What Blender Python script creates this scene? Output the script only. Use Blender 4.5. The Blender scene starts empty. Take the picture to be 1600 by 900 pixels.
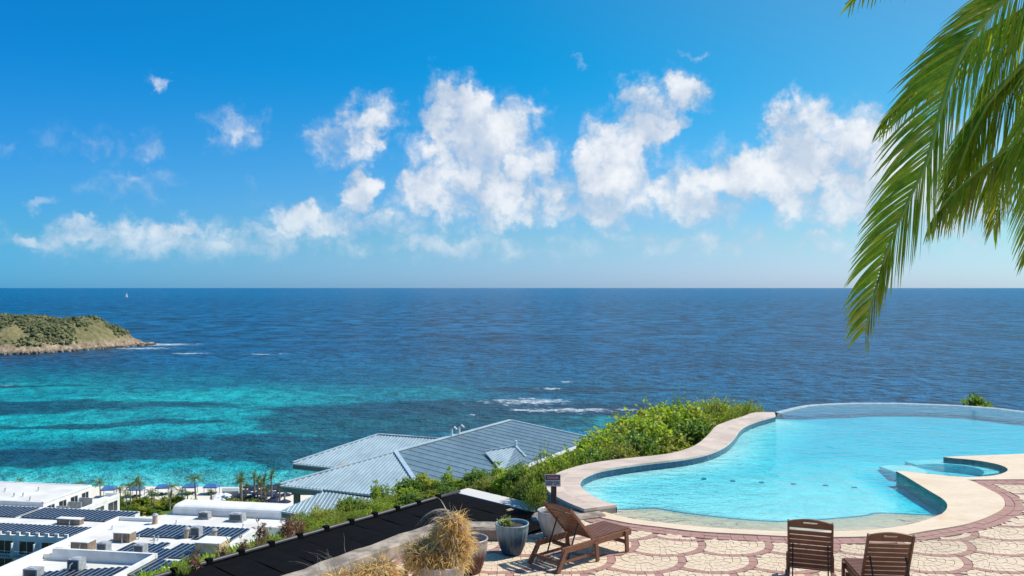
import bpy, bmesh, math, random
import numpy as np
from mathutils import Vector, Matrix, Euler
from mathutils import noise as mnoise
from mathutils.geometry import tessellate_polygon
random.seed(7)
rad = math.radians
scene = bpy.context.scene
COL = scene.collection

# ------------------------------------------------------------ camera
F = 1333.333            # focal length in pixels of a 1600 px wide frame
ZC = 4.5                # eye height above the pool terrace
cam_d = bpy.data.cameras.new('camera'); cam = bpy.data.objects.new('camera', cam_d); COL.objects.link(cam)
cam.location = (0, 0, ZC); cam.rotation_euler = (rad(90), 0, 0)
cam_d.sensor_width = 36; cam_d.lens = 30; cam_d.clip_start = .1; cam_d.clip_end = 200000
cam_d.shift_y = -0.0004
scene.camera = cam
SEA_Z = -50.5
SUN_AZ, SUN_EL = 73.0, 50.0     # degrees to the right of the view axis, above the horizon
scene.view_settings.view_transform = 'Standard'; scene.view_settings.look = 'None'
scene.view_settings.gamma = 1; scene.view_settings.exposure = 0.0; scene.view_settings.use_curve_mapping = False

# ------------------------------------------------------------ node helper
class NT:
    def __init__(s, tree): s.t = tree; s.n = tree.nodes; s.l = tree.links
    def node(s, typ, **kw):
        nd = s.n.new(typ)
        for k, v in kw.items(): setattr(nd, k, v)
        return nd
    def put(s, inp, v):
        if isinstance(v, E): s.l.new(v.s, inp)
        elif isinstance(v, bpy.types.NodeSocket): s.l.new(v, inp)
        elif isinstance(v, tuple) and len(v) == 3 and inp.type == 'RGBA': inp.default_value = (*v, 1)
        else: inp.default_value = v
    def math(s, op, a, b=None, c=None, clamp=False):
        nd = s.node('ShaderNodeMath', operation=op, use_clamp=clamp)
        for i, v in enumerate((a, b, c)):
            if v is not None: s.put(nd.inputs[i], v)
        return E(s, nd.outputs[0])
    def sstep(s, a, b, x, lin=False):
        nd = s.node('ShaderNodeMapRange'); nd.interpolation_type = 'LINEAR' if lin else 'SMOOTHSTEP'
        s.put(nd.inputs[0], x); s.put(nd.inputs[1], a); s.put(nd.inputs[2], b)
        nd.inputs[3].default_value = 0; nd.inputs[4].default_value = 1
        return E(s, nd.outputs[0])
    def mix(s, f, a, b, typ='MIX'):
        nd = s.node('ShaderNodeMix', data_type='RGBA', blend_type=typ)
        s.put(nd.inputs[0], f); s.put(nd.inputs[6], a); s.put(nd.inputs[7], b)
        return E(s, nd.outputs[2])
    def noise(s, vec, scale, detail=3, rough=.5, dist=0.0, dim='3D'):
        nd = s.node('ShaderNodeTexNoise', noise_dimensions=dim)
        if vec is not None: s.put(nd.inputs['Vector'], vec)
        nd.inputs['Scale'].default_value = scale; nd.inputs['Detail'].default_value = detail
        nd.inputs['Roughness'].default_value = rough; nd.inputs['Distortion'].default_value = dist
        return E(s, nd.outputs[0])
    def comb(s, x, y, z):
        nd = s.node('ShaderNodeCombineXYZ')
        for i, v in enumerate((x, y, z)): s.put(nd.inputs[i], v)
        return E(s, nd.outputs[0])
    def sep(s, v):
        nd = s.node('ShaderNodeSeparateXYZ'); s.put(nd.inputs[0], v)
        return [E(s, o) for o in nd.outputs]
    def ramp(s, x, stops):
        nd = s.node('ShaderNodeValToRGB'); s.put(nd.inputs[0], x)
        el = nd.color_ramp.elements
        while len(el) < len(stops): el.new(.5)
        for e, (p, c) in zip(el, stops): e.position = p; e.color = (*c, 1)
        return E(s, nd.outputs[0])
    def bump(s, h, strength=.3, dist=.02):
        nd = s.node('ShaderNodeBump'); s.put(nd.inputs['Height'], h)
        nd.inputs['Strength'].default_value = strength; nd.inputs['Distance'].default_value = dist
        return E(s, nd.outputs[0])
    def pos(s): return E(s, s.node('ShaderNodeNewGeometry').outputs['Position'])
    def obj(s): return E(s, s.node('ShaderNodeTexCoord').outputs['Object'])
    def rnd(s): return E(s, s.node('ShaderNodeObjectInfo').outputs['Random'])
class E:
    def __init__(s, nt, sock): s.nt = nt; s.s = sock
    def __add__(a, b): return a.nt.math('ADD', a, b)
    def __radd__(a, b): return a.nt.math('ADD', a, b)
    def __sub__(a, b): return a.nt.math('SUBTRACT', a, b)
    def __rsub__(a, b): return a.nt.math('SUBTRACT', b, a)
    def __mul__(a, b): return a.nt.math('MULTIPLY', a, b)
    def __rmul__(a, b): return a.nt.math('MULTIPLY', a, b)
    def __truediv__(a, b): return a.nt.math('DIVIDE', a, b)

# ------------------------------------------------------------ sky, clouds, sun
def azel(px, py):
    return math.degrees(math.atan((px-800)/F)), math.degrees(math.atan((450-py)/math.hypot(F, px-800)))
def make_world():
    w = bpy.data.worlds.new('World'); scene.world = w; w.use_nodes = True
    nt = NT(w.node_tree); nt.n.clear()
    out = nt.node('ShaderNodeOutputWorld'); bg = nt.node('ShaderNodeBackground')
    nt.l.new(bg.outputs[0], out.inputs[0])
    STR = .10
    sky = nt.node('ShaderNodeTexSky', sky_type='NISHITA'); sky.sun_disc = False
    sky.sun_elevation = rad(SUN_EL); sky.sun_rotation = rad(SUN_AZ)
    sky.altitude = 50; sky.air_density = 1.0; sky.dust_density = .35; sky.ozone_density = 2.2
    gen = nt.node('ShaderNodeTexCoord').outputs['Generated']
    x, y, z = nt.sep(gen)
    az = nt.math('ARCTAN2', x, y); el = nt.math('ARCSINE', nt.math('MINIMUM', nt.math('MAXIMUM', z, -1.0), 1.0))
    A = az * 57.2958; EL = el * 57.2958
    cv = nt.comb(A, EL, 0.0)
    # clear trade-wind air: deeper, polarised blue away from the sun, paler towards it
    t = nt.math('ADD', x*SDIRV[0] + y*SDIRV[1], z*SDIRV[2])
    e = nt.sstep(0.0, 15.0, EL)
    rh = nt.math('MINIMUM', nt.math('MAXIMUM', t*.95+.33, .18), .70); rt_ = nt.sstep(.36, .85, t)*.62+.03
    tr_ = rh*(1.0-e) + rt_*e
    tg_ = nt.math('MINIMUM', nt.math('MAXIMUM', t*.42+.79, .70), 1.05)
    tb_ = (1.0-nt.sstep(0.0, 3.5, EL))*.36+1.28+e*.13-nt.sstep(.3, .8, t)*.25
    base = nt.mix(1.0, E(nt, sky.outputs[0]), nt.comb(tr_, tg_, tb_), 'MULTIPLY')
    # cloud field
    n1 = nt.noise(cv, .24, 6, .60, dim='2D')
    def shift(v, off):
        sx = nt.node('ShaderNodeVectorMath', operation='ADD'); nt.put(sx.inputs[0], v); sx.inputs[1].default_value = off; return E(nt, sx.outputs[0])
    nb = nt.noise(cv, .9, 4, .62, dim='2D')
    lo = nt.noise(cv, .06, 3, .5, dim='2D')
    w1 = nt.noise(shift(cv, (37, 11, 0)), .55, 4, .6, dim='2D'); w2 = nt.noise(shift(cv, (5, 71, 0)), .55, 4, .6, dim='2D')
    cw = nt.comb(A+(w1-.5)*2.2, EL+(w2-.5)*2.2, 0.0)
    nd = nt.node('ShaderNodeTexVoronoi', feature='F1', voronoi_dimensions='2D'); nt.put(nd.inputs['Vector'], cw); nd.inputs['Scale'].default_value = .5
    nd.inputs['Detail'].default_value = 2.0; nd.inputs['Roughness'].default_value = .5
    bil = 1.0-E(nt, nd.outputs['Distance'])
    n2 = nt.noise(shift(cv, (.9, 1.3, 0)), .24, 4, .60, dim='2D')
    field = n1*.50 + bil*.32 + nb*.18
    wx = A + (lo-.5)*1.5 + (w1-.5)*3.4; wy = EL + (w2-.5)*2.8
    B = [(715,185,50,52,1),(760,245,95,70,1),(800,305,100,45,.95),(690,290,60,55,.8),(815,175,36,22,.75),(852,265,28,38,.9),(640,300,40,50,.55),
         (588,198,32,42,.85),(552,222,52,40,.75),(368,204,48,36,.62),
         (1000,185,42,50,1),(1072,150,30,32,.95),(1040,178,40,34,.9),(965,262,62,68,1),(930,325,58,38,.85),(905,300,40,50,.6),
         (1250,205,48,46,1),(1290,272,115,62,1),(1170,275,85,42,.9),(1095,300,85,48,.8),(1360,255,75,75,1),(1330,328,95,30,.8),(1470,285,110,80,.9),(1100,335,50,22,.7),(1560,300,90,60,.7),
         (562,305,26,36,.95),(470,345,38,30,.9),(545,350,80,24,.75),(255,360,75,18,.75),(150,367,60,20,.75),(55,378,70,18,.75),(620,350,60,25,.55),(380,360,50,18,.6),
         (120,230,95,36,.38),(225,292,90,26,.40),(240,232,34,24,.42),(310,297,45,18,.38),(245,122,26,9,.5),(1085,82,26,9,.5),(60,318,65,10,.42),(0,226,42,18,.42),(900,98,16,5,.4),(390,305,45,20,.35),
         (1040,382,60,10,.55),(740,360,20,20,.6),(820,340,44,16,.8),(1300,378,90,12,.45),(300,388,330,26,.66),(700,388,280,24,.62),(200,372,220,26,.62),(1150,382,280,24,.62),(1400,395,220,24,.6),(450,365,160,24,.5),(680,345,90,35,.55)]
    D = None
    for (cx, cy, rx, ry, amp) in B:
        a0, e0 = azel(cx, cy); g = 1.68 if amp > .7 else 1.40; ra = rx/F*57.3*math.cos(rad(a0))**2*g; re = ry/F*57.3*math.cos(rad(a0))*g
        dx = nt.math('MULTIPLY_ADD', wx, 1/ra, -a0/ra); dy = nt.math('MULTIPLY_ADD', wy, 1/re, -e0/re)
        r2 = nt.math('MULTIPLY_ADD', dy, dy, dx*dx); k = amp*1.12
        t_ = nt.math('MULTIPLY_ADD', r2, -k, k)
        D = t_ if D is None else nt.math('MAXIMUM', D, t_)
    D = nt.math('MINIMUM', nt.math('MAXIMUM', D, 0.0), 1.0)
    # the same kind of scattered cumulus goes on round the rest of the sky
    away = nt.sstep(36.0, 46.0, nt.math('ABSOLUTE', A))
    band = nt.sstep(2.0, 6.0, EL)*nt.sstep(24.0, 12.0, EL)
    gl = nt.sstep(.46, .70, lo)*band*away
    D = nt.math('MAXIMUM', D, gl)
    dens = D*.95 + (field-.53)*1.5*nt.sstep(0.0, .60, D)
    m = nt.sstep(.10, .80, dens)*nt.sstep(.4, 3.4, EL)
    m = m*(nt.sstep(.30, .75, D)*.45+.55)
    shade = nt.math('ADD', (n1-n2)*2.4+(bil-.55)*.6, .50, clamp=True)
    shade = nt.math('ADD', shade*.75, nt.sstep(.3, .9, dens)*.28, clamp=True)
    white = nt.mix(shade, (4.7, 5.8, 7.4), (9.3, 9.5, 9.8))
    white = nt.mix(nt.sstep(7.5, 1.0, EL)*.7, white, (4.7, 6.7, 8.4))
    col = nt.mix(m*.95, base, white)
    nt.put(bg.inputs[0], col); bg.inputs[1].default_value = STR
SDIRV = (math.sin(rad(SUN_AZ))*math.cos(rad(SUN_EL)), math.cos(rad(SUN_AZ))*math.cos(rad(SUN_EL)), math.sin(rad(SUN_EL)))
make_world()
sd = bpy.data.lights.new('sun', 'SUN'); sd.energy = 5.0; sd.angle = rad(.53); sd.color = (1, .955, .88)
sun = bpy.data.objects.new('sun', sd); COL.objects.link(sun)
SDIR = Vector((math.sin(rad(SUN_AZ))*math.cos(rad(SUN_EL)), math.cos(rad(SUN_AZ))*math.cos(rad(SUN_EL)), math.sin(rad(SUN_EL))))
sun.rotation_euler = SDIR.to_track_quat('Z', 'Y').to_euler(); sun.location = (40, 10, 60)

# ------------------------------------------------------------ materials
MATS = {}
def mat(name, col, rough=.6, var=.12, scale=8.0, bump=0.0, bscale=None, metal=0.0, col2=None, spec=.5, coords='obj', perobj=0.0, detail=4):
    if name in MATS: return MATS[name]
    m = bpy.data.materials.new(name); m.use_nodes = True; MATS[name] = m
    nt = NT(m.node_tree); bs = nt.n['Principled BSDF']
    v = nt.obj() if coords == 'obj' else nt.pos()
    n = nt.noise(v, scale, detail, .6)
    c2 = col2 or tuple(c*(1-2.2*var) for c in col)
    c1 = col if col2 else tuple(min(1, c*(1+var)) for c in col)
    c = nt.mix(nt.sstep(.32, .68, n), c2, c1)
    if perobj:
        k = nt.rnd()*perobj + (1-perobj*.5)
        c = nt.mix(1.0, c, nt.comb(k, k, k), 'MULTIPLY')
    nt.put(bs.inputs['Base Color'], c)
    bs.inputs['Roughness'].default_value = rough; bs.inputs['Metallic'].default_value = metal
    bs.inputs['Specular IOR Level'].default_value = spec
    if bump:
        nt.put(bs.inputs['Normal'], nt.bump(nt.noise(v, bscale or scale*3, 4, .6), .6, bump))
    return m
def leafmat(name, c1, c2, c3, trans=.35, scale=3.0, rough=.45):
    m = bpy.data.materials.new(name); m.use_nodes = True; MATS[name] = m
    nt = NT(m.node_tree); bs = nt.n['Principled BSDF']; out = nt.n['Material Output']
    p = nt.pos()
    n = nt.noise(p, scale, 2, .5); nf = nt.noise(p, scale*9, 1, .5)
    c = nt.ramp(n*.6 + nf*.4, [(.33, c1), (.5, c2), (.66, c3)])
    nt.put(bs.inputs['Base Color'], c); bs.inputs['Roughness'].default_value = rough
    tr = nt.node('ShaderNodeBsdfTranslucent'); nt.put(tr.inputs[0], nt.mix(.5, c, tuple(min(1, q*1.9) for q in c3)))
    mx = nt.node('ShaderNodeMixShader'); mx.inputs[0].default_value = trans
    nt.l.new(bs.outputs[0], mx.inputs[1]); nt.l.new(tr.outputs[0], mx.inputs[2]); nt.l.new(mx.outputs[0], out.inputs[0])
    return m

# ------------------------------------------------------------ mesh helper
class MB:
    def __init__(s): s.v = []; s.f = []; s.mi = []
    def add(s, vs, fs, mi=0):
        o = len(s.v); s.v.extend([tuple(p) for p in vs])
        for f in fs: s.f.append(tuple(i+o for i in f)); s.mi.append(mi)
        return s
    def box(s, c, size, rz=0.0, M=None, mi=0):
        hx, hy, hz = size[0]/2, size[1]/2, size[2]/2
        R = Matrix.Rotation(rz, 3, 'Z') if M is None else M
        vs = [Vector(c) + R @ Vector((sx*hx, sy*hy, sz*hz)) for sx in (-1, 1) for sy in (-1, 1) for sz in (-1, 1)]
        return s.add(vs, [(0,1,3,2),(4,6,7,5),(0,4,5,1),(2,3,7,6),(0,2,6,4),(1,5,7,3)], mi)
    def bar(s, a, b, w, h, up=(0,0,1), mi=0):
        a, b = Vector(a), Vector(b); d = b-a; L = d.length; d.normalize()
        sd_ = d.cross(Vector(up)); sd_.normalize(); u = sd_.cross(d)
        M = Matrix((d, sd_, u)).transposed()
        return s.box((a+b)/2, (L, w, h), M=M, mi=mi)
    def prism(s, poly, z0, z1, mi=0, top=True, bottom=True, sides=True):
        n = len(poly); o = len(s.v)
        zt = z1 if callable(z1) else (lambda x, y: z1)
        s.v.extend([(p[0], p[1], zt(p[0], p[1])) for p in poly]); s.v.extend([(p[0], p[1], z0) for p in poly])
        area = sum(poly[i][0]*poly[(i+1) % n][1]-poly[(i+1) % n][0]*poly[i][1] for i in range(n))
        tri = tessellate_polygon([[Vector((p[0], p[1], 0)) for p in poly]])
        for t in tri:
            a, b, c = [poly[i] for i in t]
            cr = (b[0]-a[0])*(c[1]-a[1])-(b[1]-a[1])*(c[0]-a[0])
            t = tuple(t) if cr > 0 else tuple(reversed(t))
            if top: s.f.append(tuple(o+i for i in t)); s.mi.append(mi)
            if bottom: s.f.append(tuple(o+n+i for i in reversed(t))); s.mi.append(mi)
        if sides:
            for i in range(n):
                j = (i+1) % n
                q = (o+i, o+n+i, o+n+j, o+j) if area > 0 else (o+j, o+n+j, o+n+i, o+i)
                s.f.append(q); s.mi.append(mi)
        return s
    def tube(s, path, radii, n=8, mi=0, cap=True):
        P = [Vector(p) for p in path]; o = len(s.v)
        for i, p in enumerate(P):
            d = (P[min(i+1, len(P)-1)]-P[max(i-1, 0)]).normalized()
            a = d.cross(Vector((0, 0, 1)) if abs(d.z) < .95 else Vector((1, 0, 0))).normalized(); b = d.cross(a)
            r = radii[i] if hasattr(radii, '__len__') else radii
            for k in range(n):
                t = 2*math.pi*k/n; s.v.append(tuple(p + a*(r*math.cos(t)) + b*(r*math.sin(t))))
        for i in range(len(P)-1):
            for k in range(n):
                k2 = (k+1) % n
                s.f.append((o+i*n+k, o+(i+1)*n+k, o+(i+1)*n+k2, o+i*n+k2)); s.mi.append(mi)
        if cap:
            s.f.append(tuple(o+k for k in range(n))); s.mi.append(mi)
            s.f.append(tuple(o+(len(P)-1)*n+k for k in reversed(range(n)))); s.mi.append(mi)
        return s
    def lathe(s, prof, n=32, flute=0.0, nf=0, c=(0, 0, 0), mi=0):
        o = len(s.v)
        for (r, z, fl) in prof:
            for k in range(n):
                t = 2*math.pi*k/n
                rr = r*(1+(flute*fl*(abs(math.cos(nf*t/2))-.6) if nf else 0))
                s.v.append((c[0]+rr*math.cos(t), c[1]+rr*math.sin(t), c[2]+z))
        for i in range(len(prof)-1):
            for k in range(n):
                k2 = (k+1) % n
                s.f.append((o+i*n+k, o+i*n+k2, o+(i+1)*n+k2, o+(i+1)*n+k)); s.mi.append(mi)
        return s
    def mesh(s, name, mats, smooth=False, origin=(0, 0, 0)):
        me = bpy.data.meshes.new(name); ox, oy, oz = origin
        me.from_pydata([(a-ox, b-oy, c-oz) for a, b, c in s.v], [], s.f); 
        mats = mats if isinstance(mats, (list, tuple)) else [mats]
        for m in mats: me.materials.append(m)
        if len(mats) > 1: me.polygons.foreach_set('material_index', s.mi)
        if smooth: me.polygons.foreach_set('use_smooth', [True]*len(me.polygons))
        me.update(); return me
    def build(s, name, mats, parent=None, smooth=False, origin=None, bevel=0.0):
        root = parent
        while root is not None and root.parent is not None: root = root.parent
        org = origin if origin is not None else (tuple(root.location) if root is not None and root.get('_world') else (0, 0, 0))
        me = s.mesh(name, mats, smooth, org)
        o = bpy.data.objects.new(name, me); COL.objects.link(o)
        if parent is not None:
            o.parent = parent
        elif origin is not None: o.location = origin
        if bevel:
            b = o.modifiers.new('bevel', 'BEVEL'); b.width = bevel; b.segments = 2; b.limit_method = 'ANGLE'
        return o
WORLD_THINGS = []
def thing(name, label, cat, loc=(0, 0, 0), rz=0.0, group=None, world=False):
    o = bpy.data.objects.new(name, None); COL.objects.link(o); o.empty_display_size = .1
    o.location = loc; o.rotation_euler = (0, 0, rz); o['label'] = label; o['category'] = cat
    if group: o['group'] = group
    if world: o['_world'] = 1; WORLD_THINGS.append(o)
    return o
def tag(o, label, cat, group=None):
    o['label'] = label; o['category'] = cat
    if group: o['group'] = group
    return o
def struct(o): o['kind'] = 'structure'; return o
def stuff(o): o['kind'] = 'stuff'; return o
def copy_tree(o, parent=None):
    c = o.copy(); COL.objects.link(c); c.parent = parent
    for ch in list(o.children): copy_tree(ch, c)
    return c
def G(px, py, z):                 # the point of the photograph that lies at height z
    d = F*(ZC-z)/(py-450.0); return ((px-800)/F*d, d)
def SEA(px, py): return G(px, py, SEA_Z)
def pip(x, y, poly):
    ins = False; n = len(poly); j = n-1
    for i in range(n):
        xi, yi = poly[i][:2]; xj, yj = poly[j][:2]
        if (yi > y) != (yj > y) and x < (xj-xi)*(y-yi)/(yj-yi)+xi: ins = not ins
        j = i
    return ins
def np_sd(X, Y, poly):            # signed distance, negative inside
    P = np.array([p[:2] for p in poly]); d2 = np.full(X.shape, 1e18); ins = np.zeros(X.shape, bool)
    for i in range(len(P)):
        a, b = P[i], P[(i+1) % len(P)]; e = b-a; L = (e*e).sum()+1e-12
        t = np.clip(((X-a[0])*e[0]+(Y-a[1])*e[1])/L, 0, 1)
        d2 = np.minimum(d2, (X-a[0]-t*e[0])**2+(Y-a[1]-t*e[1])**2)
        if a[1] != b[1]:
            c = ((a[1] > Y) != (b[1] > Y)) & (X < (b[0]-a[0])*(Y-a[1])/(b[1]-a[1])+a[0]); ins ^= c
    d = np.sqrt(d2); return np.where(ins, -d, d)
def catmull(pts, n=6, closed=False):
    P = [Vector((*p[:2], 0)) for p in pts]; out = []; N = len(P)
    rng = range(N) if closed else range(N-1)
    for i in rng:
        if closed: p0, p1, p2, p3 = P[i-1], P[i], P[(i+1) % N], P[(i+2) % N]
        else: p0, p1, p2, p3 = P[max(i-1, 0)], P[i], P[i+1], P[min(i+2, N-1)]
        for k in range(n):
            t = k/n
            q = .5*((2*p1)+(p2-p0)*t+(2*p0-5*p1+4*p2-p3)*t*t+(3*p1-p0-3*p2+p3)*t**3)
            out.append((q.x, q.y))
    if not closed: out.append((P[-1].x, P[-1].y))
    return out

# ============================================================ SEA
def make_sea():
    b = MB(); rings = [60, 150, 300, 600, 1200, 2500, 6000, 15000, 40000, 110000]; n = 48
    for r in rings:
        for k in range(n): b.v.append((r*math.cos(2*math.pi*k/n), r*math.sin(2*math.pi*k/n), SEA_Z))
    for i in range(len(rings)-1):
        for k in range(n):
            k2 = (k+1) % n; b.f.append((i*n+k, (i+1)*n+k, (i+1)*n+k2, i*n+k2)); b.mi.append(0)
    b.f.append(tuple(range(n))); b.mi.append(0)
    m = bpy.data.materials.new('sea_water'); m.use_nodes = True; nt = NT(m.node_tree); bs = nt.n['Principled BSDF']
    p = nt.pos(); x, y, z = nt.sep(p)
    big = nt.noise(p, .006, 4, .6); med = nt.noise(p, .016, 5, .62); fine = nt.noise(p, .07, 4, .65)
    wx = x + (big-.5)*150 + (med-.5)*110; wy = y + (med-.5)*55 + (big-.5)*30
    def ell(px, py, rx, ry, rot=0, wrp=True):      # elliptical patch of sea bed centred where the bed shows
        cx, cy = SEA(px, py); c, s_ = math.cos(rad(rot)), math.sin(rad(rot))
        ux = ((wx if wrp else fx)-cx); uy = ((wy if wrp else fy)-cy)
        a = (ux*c+uy*s_)*(1/rx); q = (uy*c-ux*s_)*(1/ry)
        return 1.0-nt.math('SQRT', a*a+q*q)
    fx = x+(fine-.5)*40; fy = y+(fine-.5)*30
    def union(ls):
        r = None
        for e in ls: r = e if r is None else nt.math('MAXIMUM', r, e)
        return r
    shallow = union([ell(60, 690, 230, 170), ell(330, 690, 130, 110), ell(250, 745, 190, 60), ell(500, 735, 70, 40), ell(-100, 610, 160, 130), ell(420, 620, 110, 70)])
    mid = union([ell(150, 640, 330, 260), ell(450, 640, 130, 170), ell(600, 700, 90, 60)])
    sand = union([ell(60, 667, 95, 32, 4), ell(230, 650, 70, 30), ell(150, 742, 120, 22), ell(-20, 610, 60, 40), ell(430, 705, 42, 14), ell(320, 625, 80, 45), ell(390, 665, 60, 22), ell(520, 665, 50, 25), ell(900, 660, 60, 16)])
    reef = union([ell(110, 632, 85, 17, -3), ell(20, 640, 50, 15), ell(120, 665, 34, 7), ell(330, 712, 55, 22), ell(440, 722, 60, 16), ell(180, 700, 40, 12), ell(480, 690, 65, 18), ell(20, 604, 35, 8), ell(620, 660, 80, 30), ell(760, 640, 110, 30), ell(880, 610, 60, 14), ell(60, 715, 50, 14), ell(560, 640, 50, 16)])
    deep = nt.mix(nt.sstep(.3, .7, big), (.0015, .076, .178), (.003, .110, .240))
    far = nt.sstep(900.0, 7000.0, y)
    deep = nt.mix(far*.6, deep, (.005, .135, .29))
    col = nt.mix(nt.sstep(-.30, .55, mid)*.75, deep, (.002, .125, .215))
    col = nt.mix(nt.sstep(-.15, .60, shallow), col, (.002, .215, .275))
    sandn = nt.sstep(.35, .62, med*.6+fine*.4)
    col = nt.mix(nt.sstep(-.35, .50, sand)*(sandn*.45+.55), col, (.006, .40, .41))
    rp = nt.sstep(.50, .62, nt.noise(p, .028, 5, .65))*nt.sstep(-.35, .2, mid)*.2
    rf = nt.math('MAXIMUM', nt.sstep(-.15, .25, nt.math('ADD', reef, (fine-.5)*.7)), rp*.8)
    col = nt.mix(rf*.80, col, (.004, .042, .082))
    bx, by = SEA(200, 757)
    shore = nt.sstep(by+26.0, by-2.0, y+(fine-.5)*14)*nt.sstep(20.0, -40.0, x)
    col = nt.mix(shore*.85, col, (.10, .52, .50))
    # swell shading painted into the colour: lighter crests, darker troughs, coarser far out
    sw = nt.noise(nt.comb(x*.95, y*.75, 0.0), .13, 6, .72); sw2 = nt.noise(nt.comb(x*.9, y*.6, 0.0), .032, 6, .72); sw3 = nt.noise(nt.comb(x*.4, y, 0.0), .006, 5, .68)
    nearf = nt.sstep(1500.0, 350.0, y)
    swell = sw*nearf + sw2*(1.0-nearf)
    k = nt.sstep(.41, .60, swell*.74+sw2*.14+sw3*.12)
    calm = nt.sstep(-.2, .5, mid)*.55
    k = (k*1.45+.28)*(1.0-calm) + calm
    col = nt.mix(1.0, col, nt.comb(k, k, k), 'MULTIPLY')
    # foam
    fo = union([ell(248, 539, 48, 26, wrp=False), ell(222, 545, 34, 16, wrp=False), ell(290, 553, 22, 10, wrp=False), ell(410, 554, 18, 9, wrp=False), ell(850, 609, 9, 5, wrp=False), ell(825, 628, 26, 16, wrp=False), ell(980, 640, 9, 5, wrp=False), ell(735, 649, 4, 3, wrp=False), ell(5, 603, 8, 5, wrp=False), ell(880, 598, 7, 5, wrp=False), ell(890, 642, 26, 9, wrp=False), ell(840, 640, 20, 8, wrp=False)])
    ff = nt.noise(nt.comb(x*1.0, y*.8, 0.0), .22, 6, .75)
    foam = nt.sstep(.46, .64, ff*.85+nt.math('MAXIMUM', fo, -.5)*.22)*nt.sstep(-.45, .15, fo)
    # breaking line along the beach and scattered whitecaps
    cap = nt.sstep(.73, .80, nt.noise(nt.comb(x*.8, y*.7, 0.0), .045, 6, .70))*.6
    foam = nt.math('MAXIMUM', foam, cap)
    col = nt.mix(foam*.85, col, (.75, .80, .82))
    nt.put(bs.inputs['Base Color'], col)
    bs.inputs['Roughness'].default_value = .30; bs.inputs['IOR'].default_value = 1.333; bs.inputs['Specular IOR Level'].default_value = .11
    h = nt.noise(nt.comb(x*.8, y*.8, 0.0), .06, 6, .70)*6.0 + nt.noise(nt.comb(x*.8, y, 0.0), .5, 4, .6)*.7
    nt.put(bs.inputs['Normal'], nt.bump(h, 1.0, 1.7))
    struct(b.build('sea', m))
make_sea()

# ============================================================ OUTLINES of pool, coping, deck
ZW = -.03; ZCOP = .13; ZD = .02
cop_out = [G(*p, ZCOP) for p in [(1210,644.5),(1179,645),(1161,651),(1137,658.5),(1119,666),(1110,676),(1101,685),(1088,695),(1068,703.5),(1039,710),(984,716),(935,722),(901,729),(872,739),(857,750),(854,762),(862,772),(888,786),(913,796)]]
cop_in = [G(*p, ZCOP) for p in [(1212,650),(1190,656),(1170,663),(1157,671),(1148,683.5),(1135,696),(1112,707),(1083,714.5),(1050,719.5),(1006,724.6),(961,731),(932,737),(912,746),(906.5,756),(912,765),(926,775),(946,784),(964,789)]]
rim = [G(*p, ZW) for p in [(1215,645.5),(1244,638.2),(1273,633.6),(1333,631),(1400,631),(1466,633),(1511,635.3),(1560,639),(1600,644)]]
rim += [(20.6, 29.0), (21.6, 26.6), (21.4, 24.6)]
deck_far = [(21.2, 23.2), (16.5, 23.05)] + [G(*p, ZD) for p in [(1600,709.5),(1540,711.8),(1489,713.8),(1474,714.5)]]
spa = [G(*p, ZD) for p in [(1489,716.3),(1522,719.3),(1555,725),(1572,731),(1573,737),(1555,743),(1522,745.8),(1500,745.2),(1466,742.6),(1433,739),(1413,736.8),(1400,736.7)]]
deck_in = [G(*p, ZD) for p in [(1413,743.4),(1433,755.6),(1455,769),(1473,780),(1480,789),(1477.5,798),(1466,807)]]
tile_line = [G(*p, -.06) for p in [(1466,806.8),(1377.5,802.8),(1356,806.8),(1300,812),(1236,815.7),(1189,815),(1120,809),(1056,801),(1022,795.2),(1000,796.8),(964,797)]]
shore = [G(*p, ZW) for p in [(1474,806),(1444,818),(1400,828),(1333,834),(1236,835),(1178,833),(1096,827.5),(1040,821.5),(985,814.5),(940,803),(922,797.5)]]
deck_out = [G(*p, ZD) for p in [(1700,749),(1600,749.5),(1511,750),(1522,753.4),(1544,764.5),(1564,775.7),(1570,789),(1556,802),(1511,819),(1444,830.5),(1400,837),(1302,839.5),(1236,838.5),(1178,835.5),(1096,831),(1029,823.5),(985,818),(936,808),(913,800)]]
cop_in_s = catmull(cop_in, 4); cop_out_s = catmull(cop_out, 4)
deck_in_s = catmull([spa[-1]]+deck_in, 4)[1:]; spa_s = catmull(spa, 4); rim_s = catmull(rim, 4)
shore_s = catmull(shore, 4); tile_s = catmull(tile_line, 3)
deck_out_s = deck_out[:2] + catmull(deck_out[2:], 4)
# closed outline of the water: left wall (near to far), rim, right deck, spa, deck, shore
WATER = list(reversed(cop_in_s)) + rim_s + deck_far + spa_s + deck_in_s + shore_s
# ground plan of terrace + pool (used to carve the hill)
BEAM_A, BEAM_C, BEAM_B = (-6.9, 7.2), (-1.25, 15.45), (0.05, 15.35)
PLAN = [(-6.9, 4), (-6.9, 7.2), BEAM_C, BEAM_B, (.75, 15.9), (1.25, 16.9)] + list(reversed(cop_out_s)) + rim_s + [(22.5, 23), (22.5, 4)]

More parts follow.
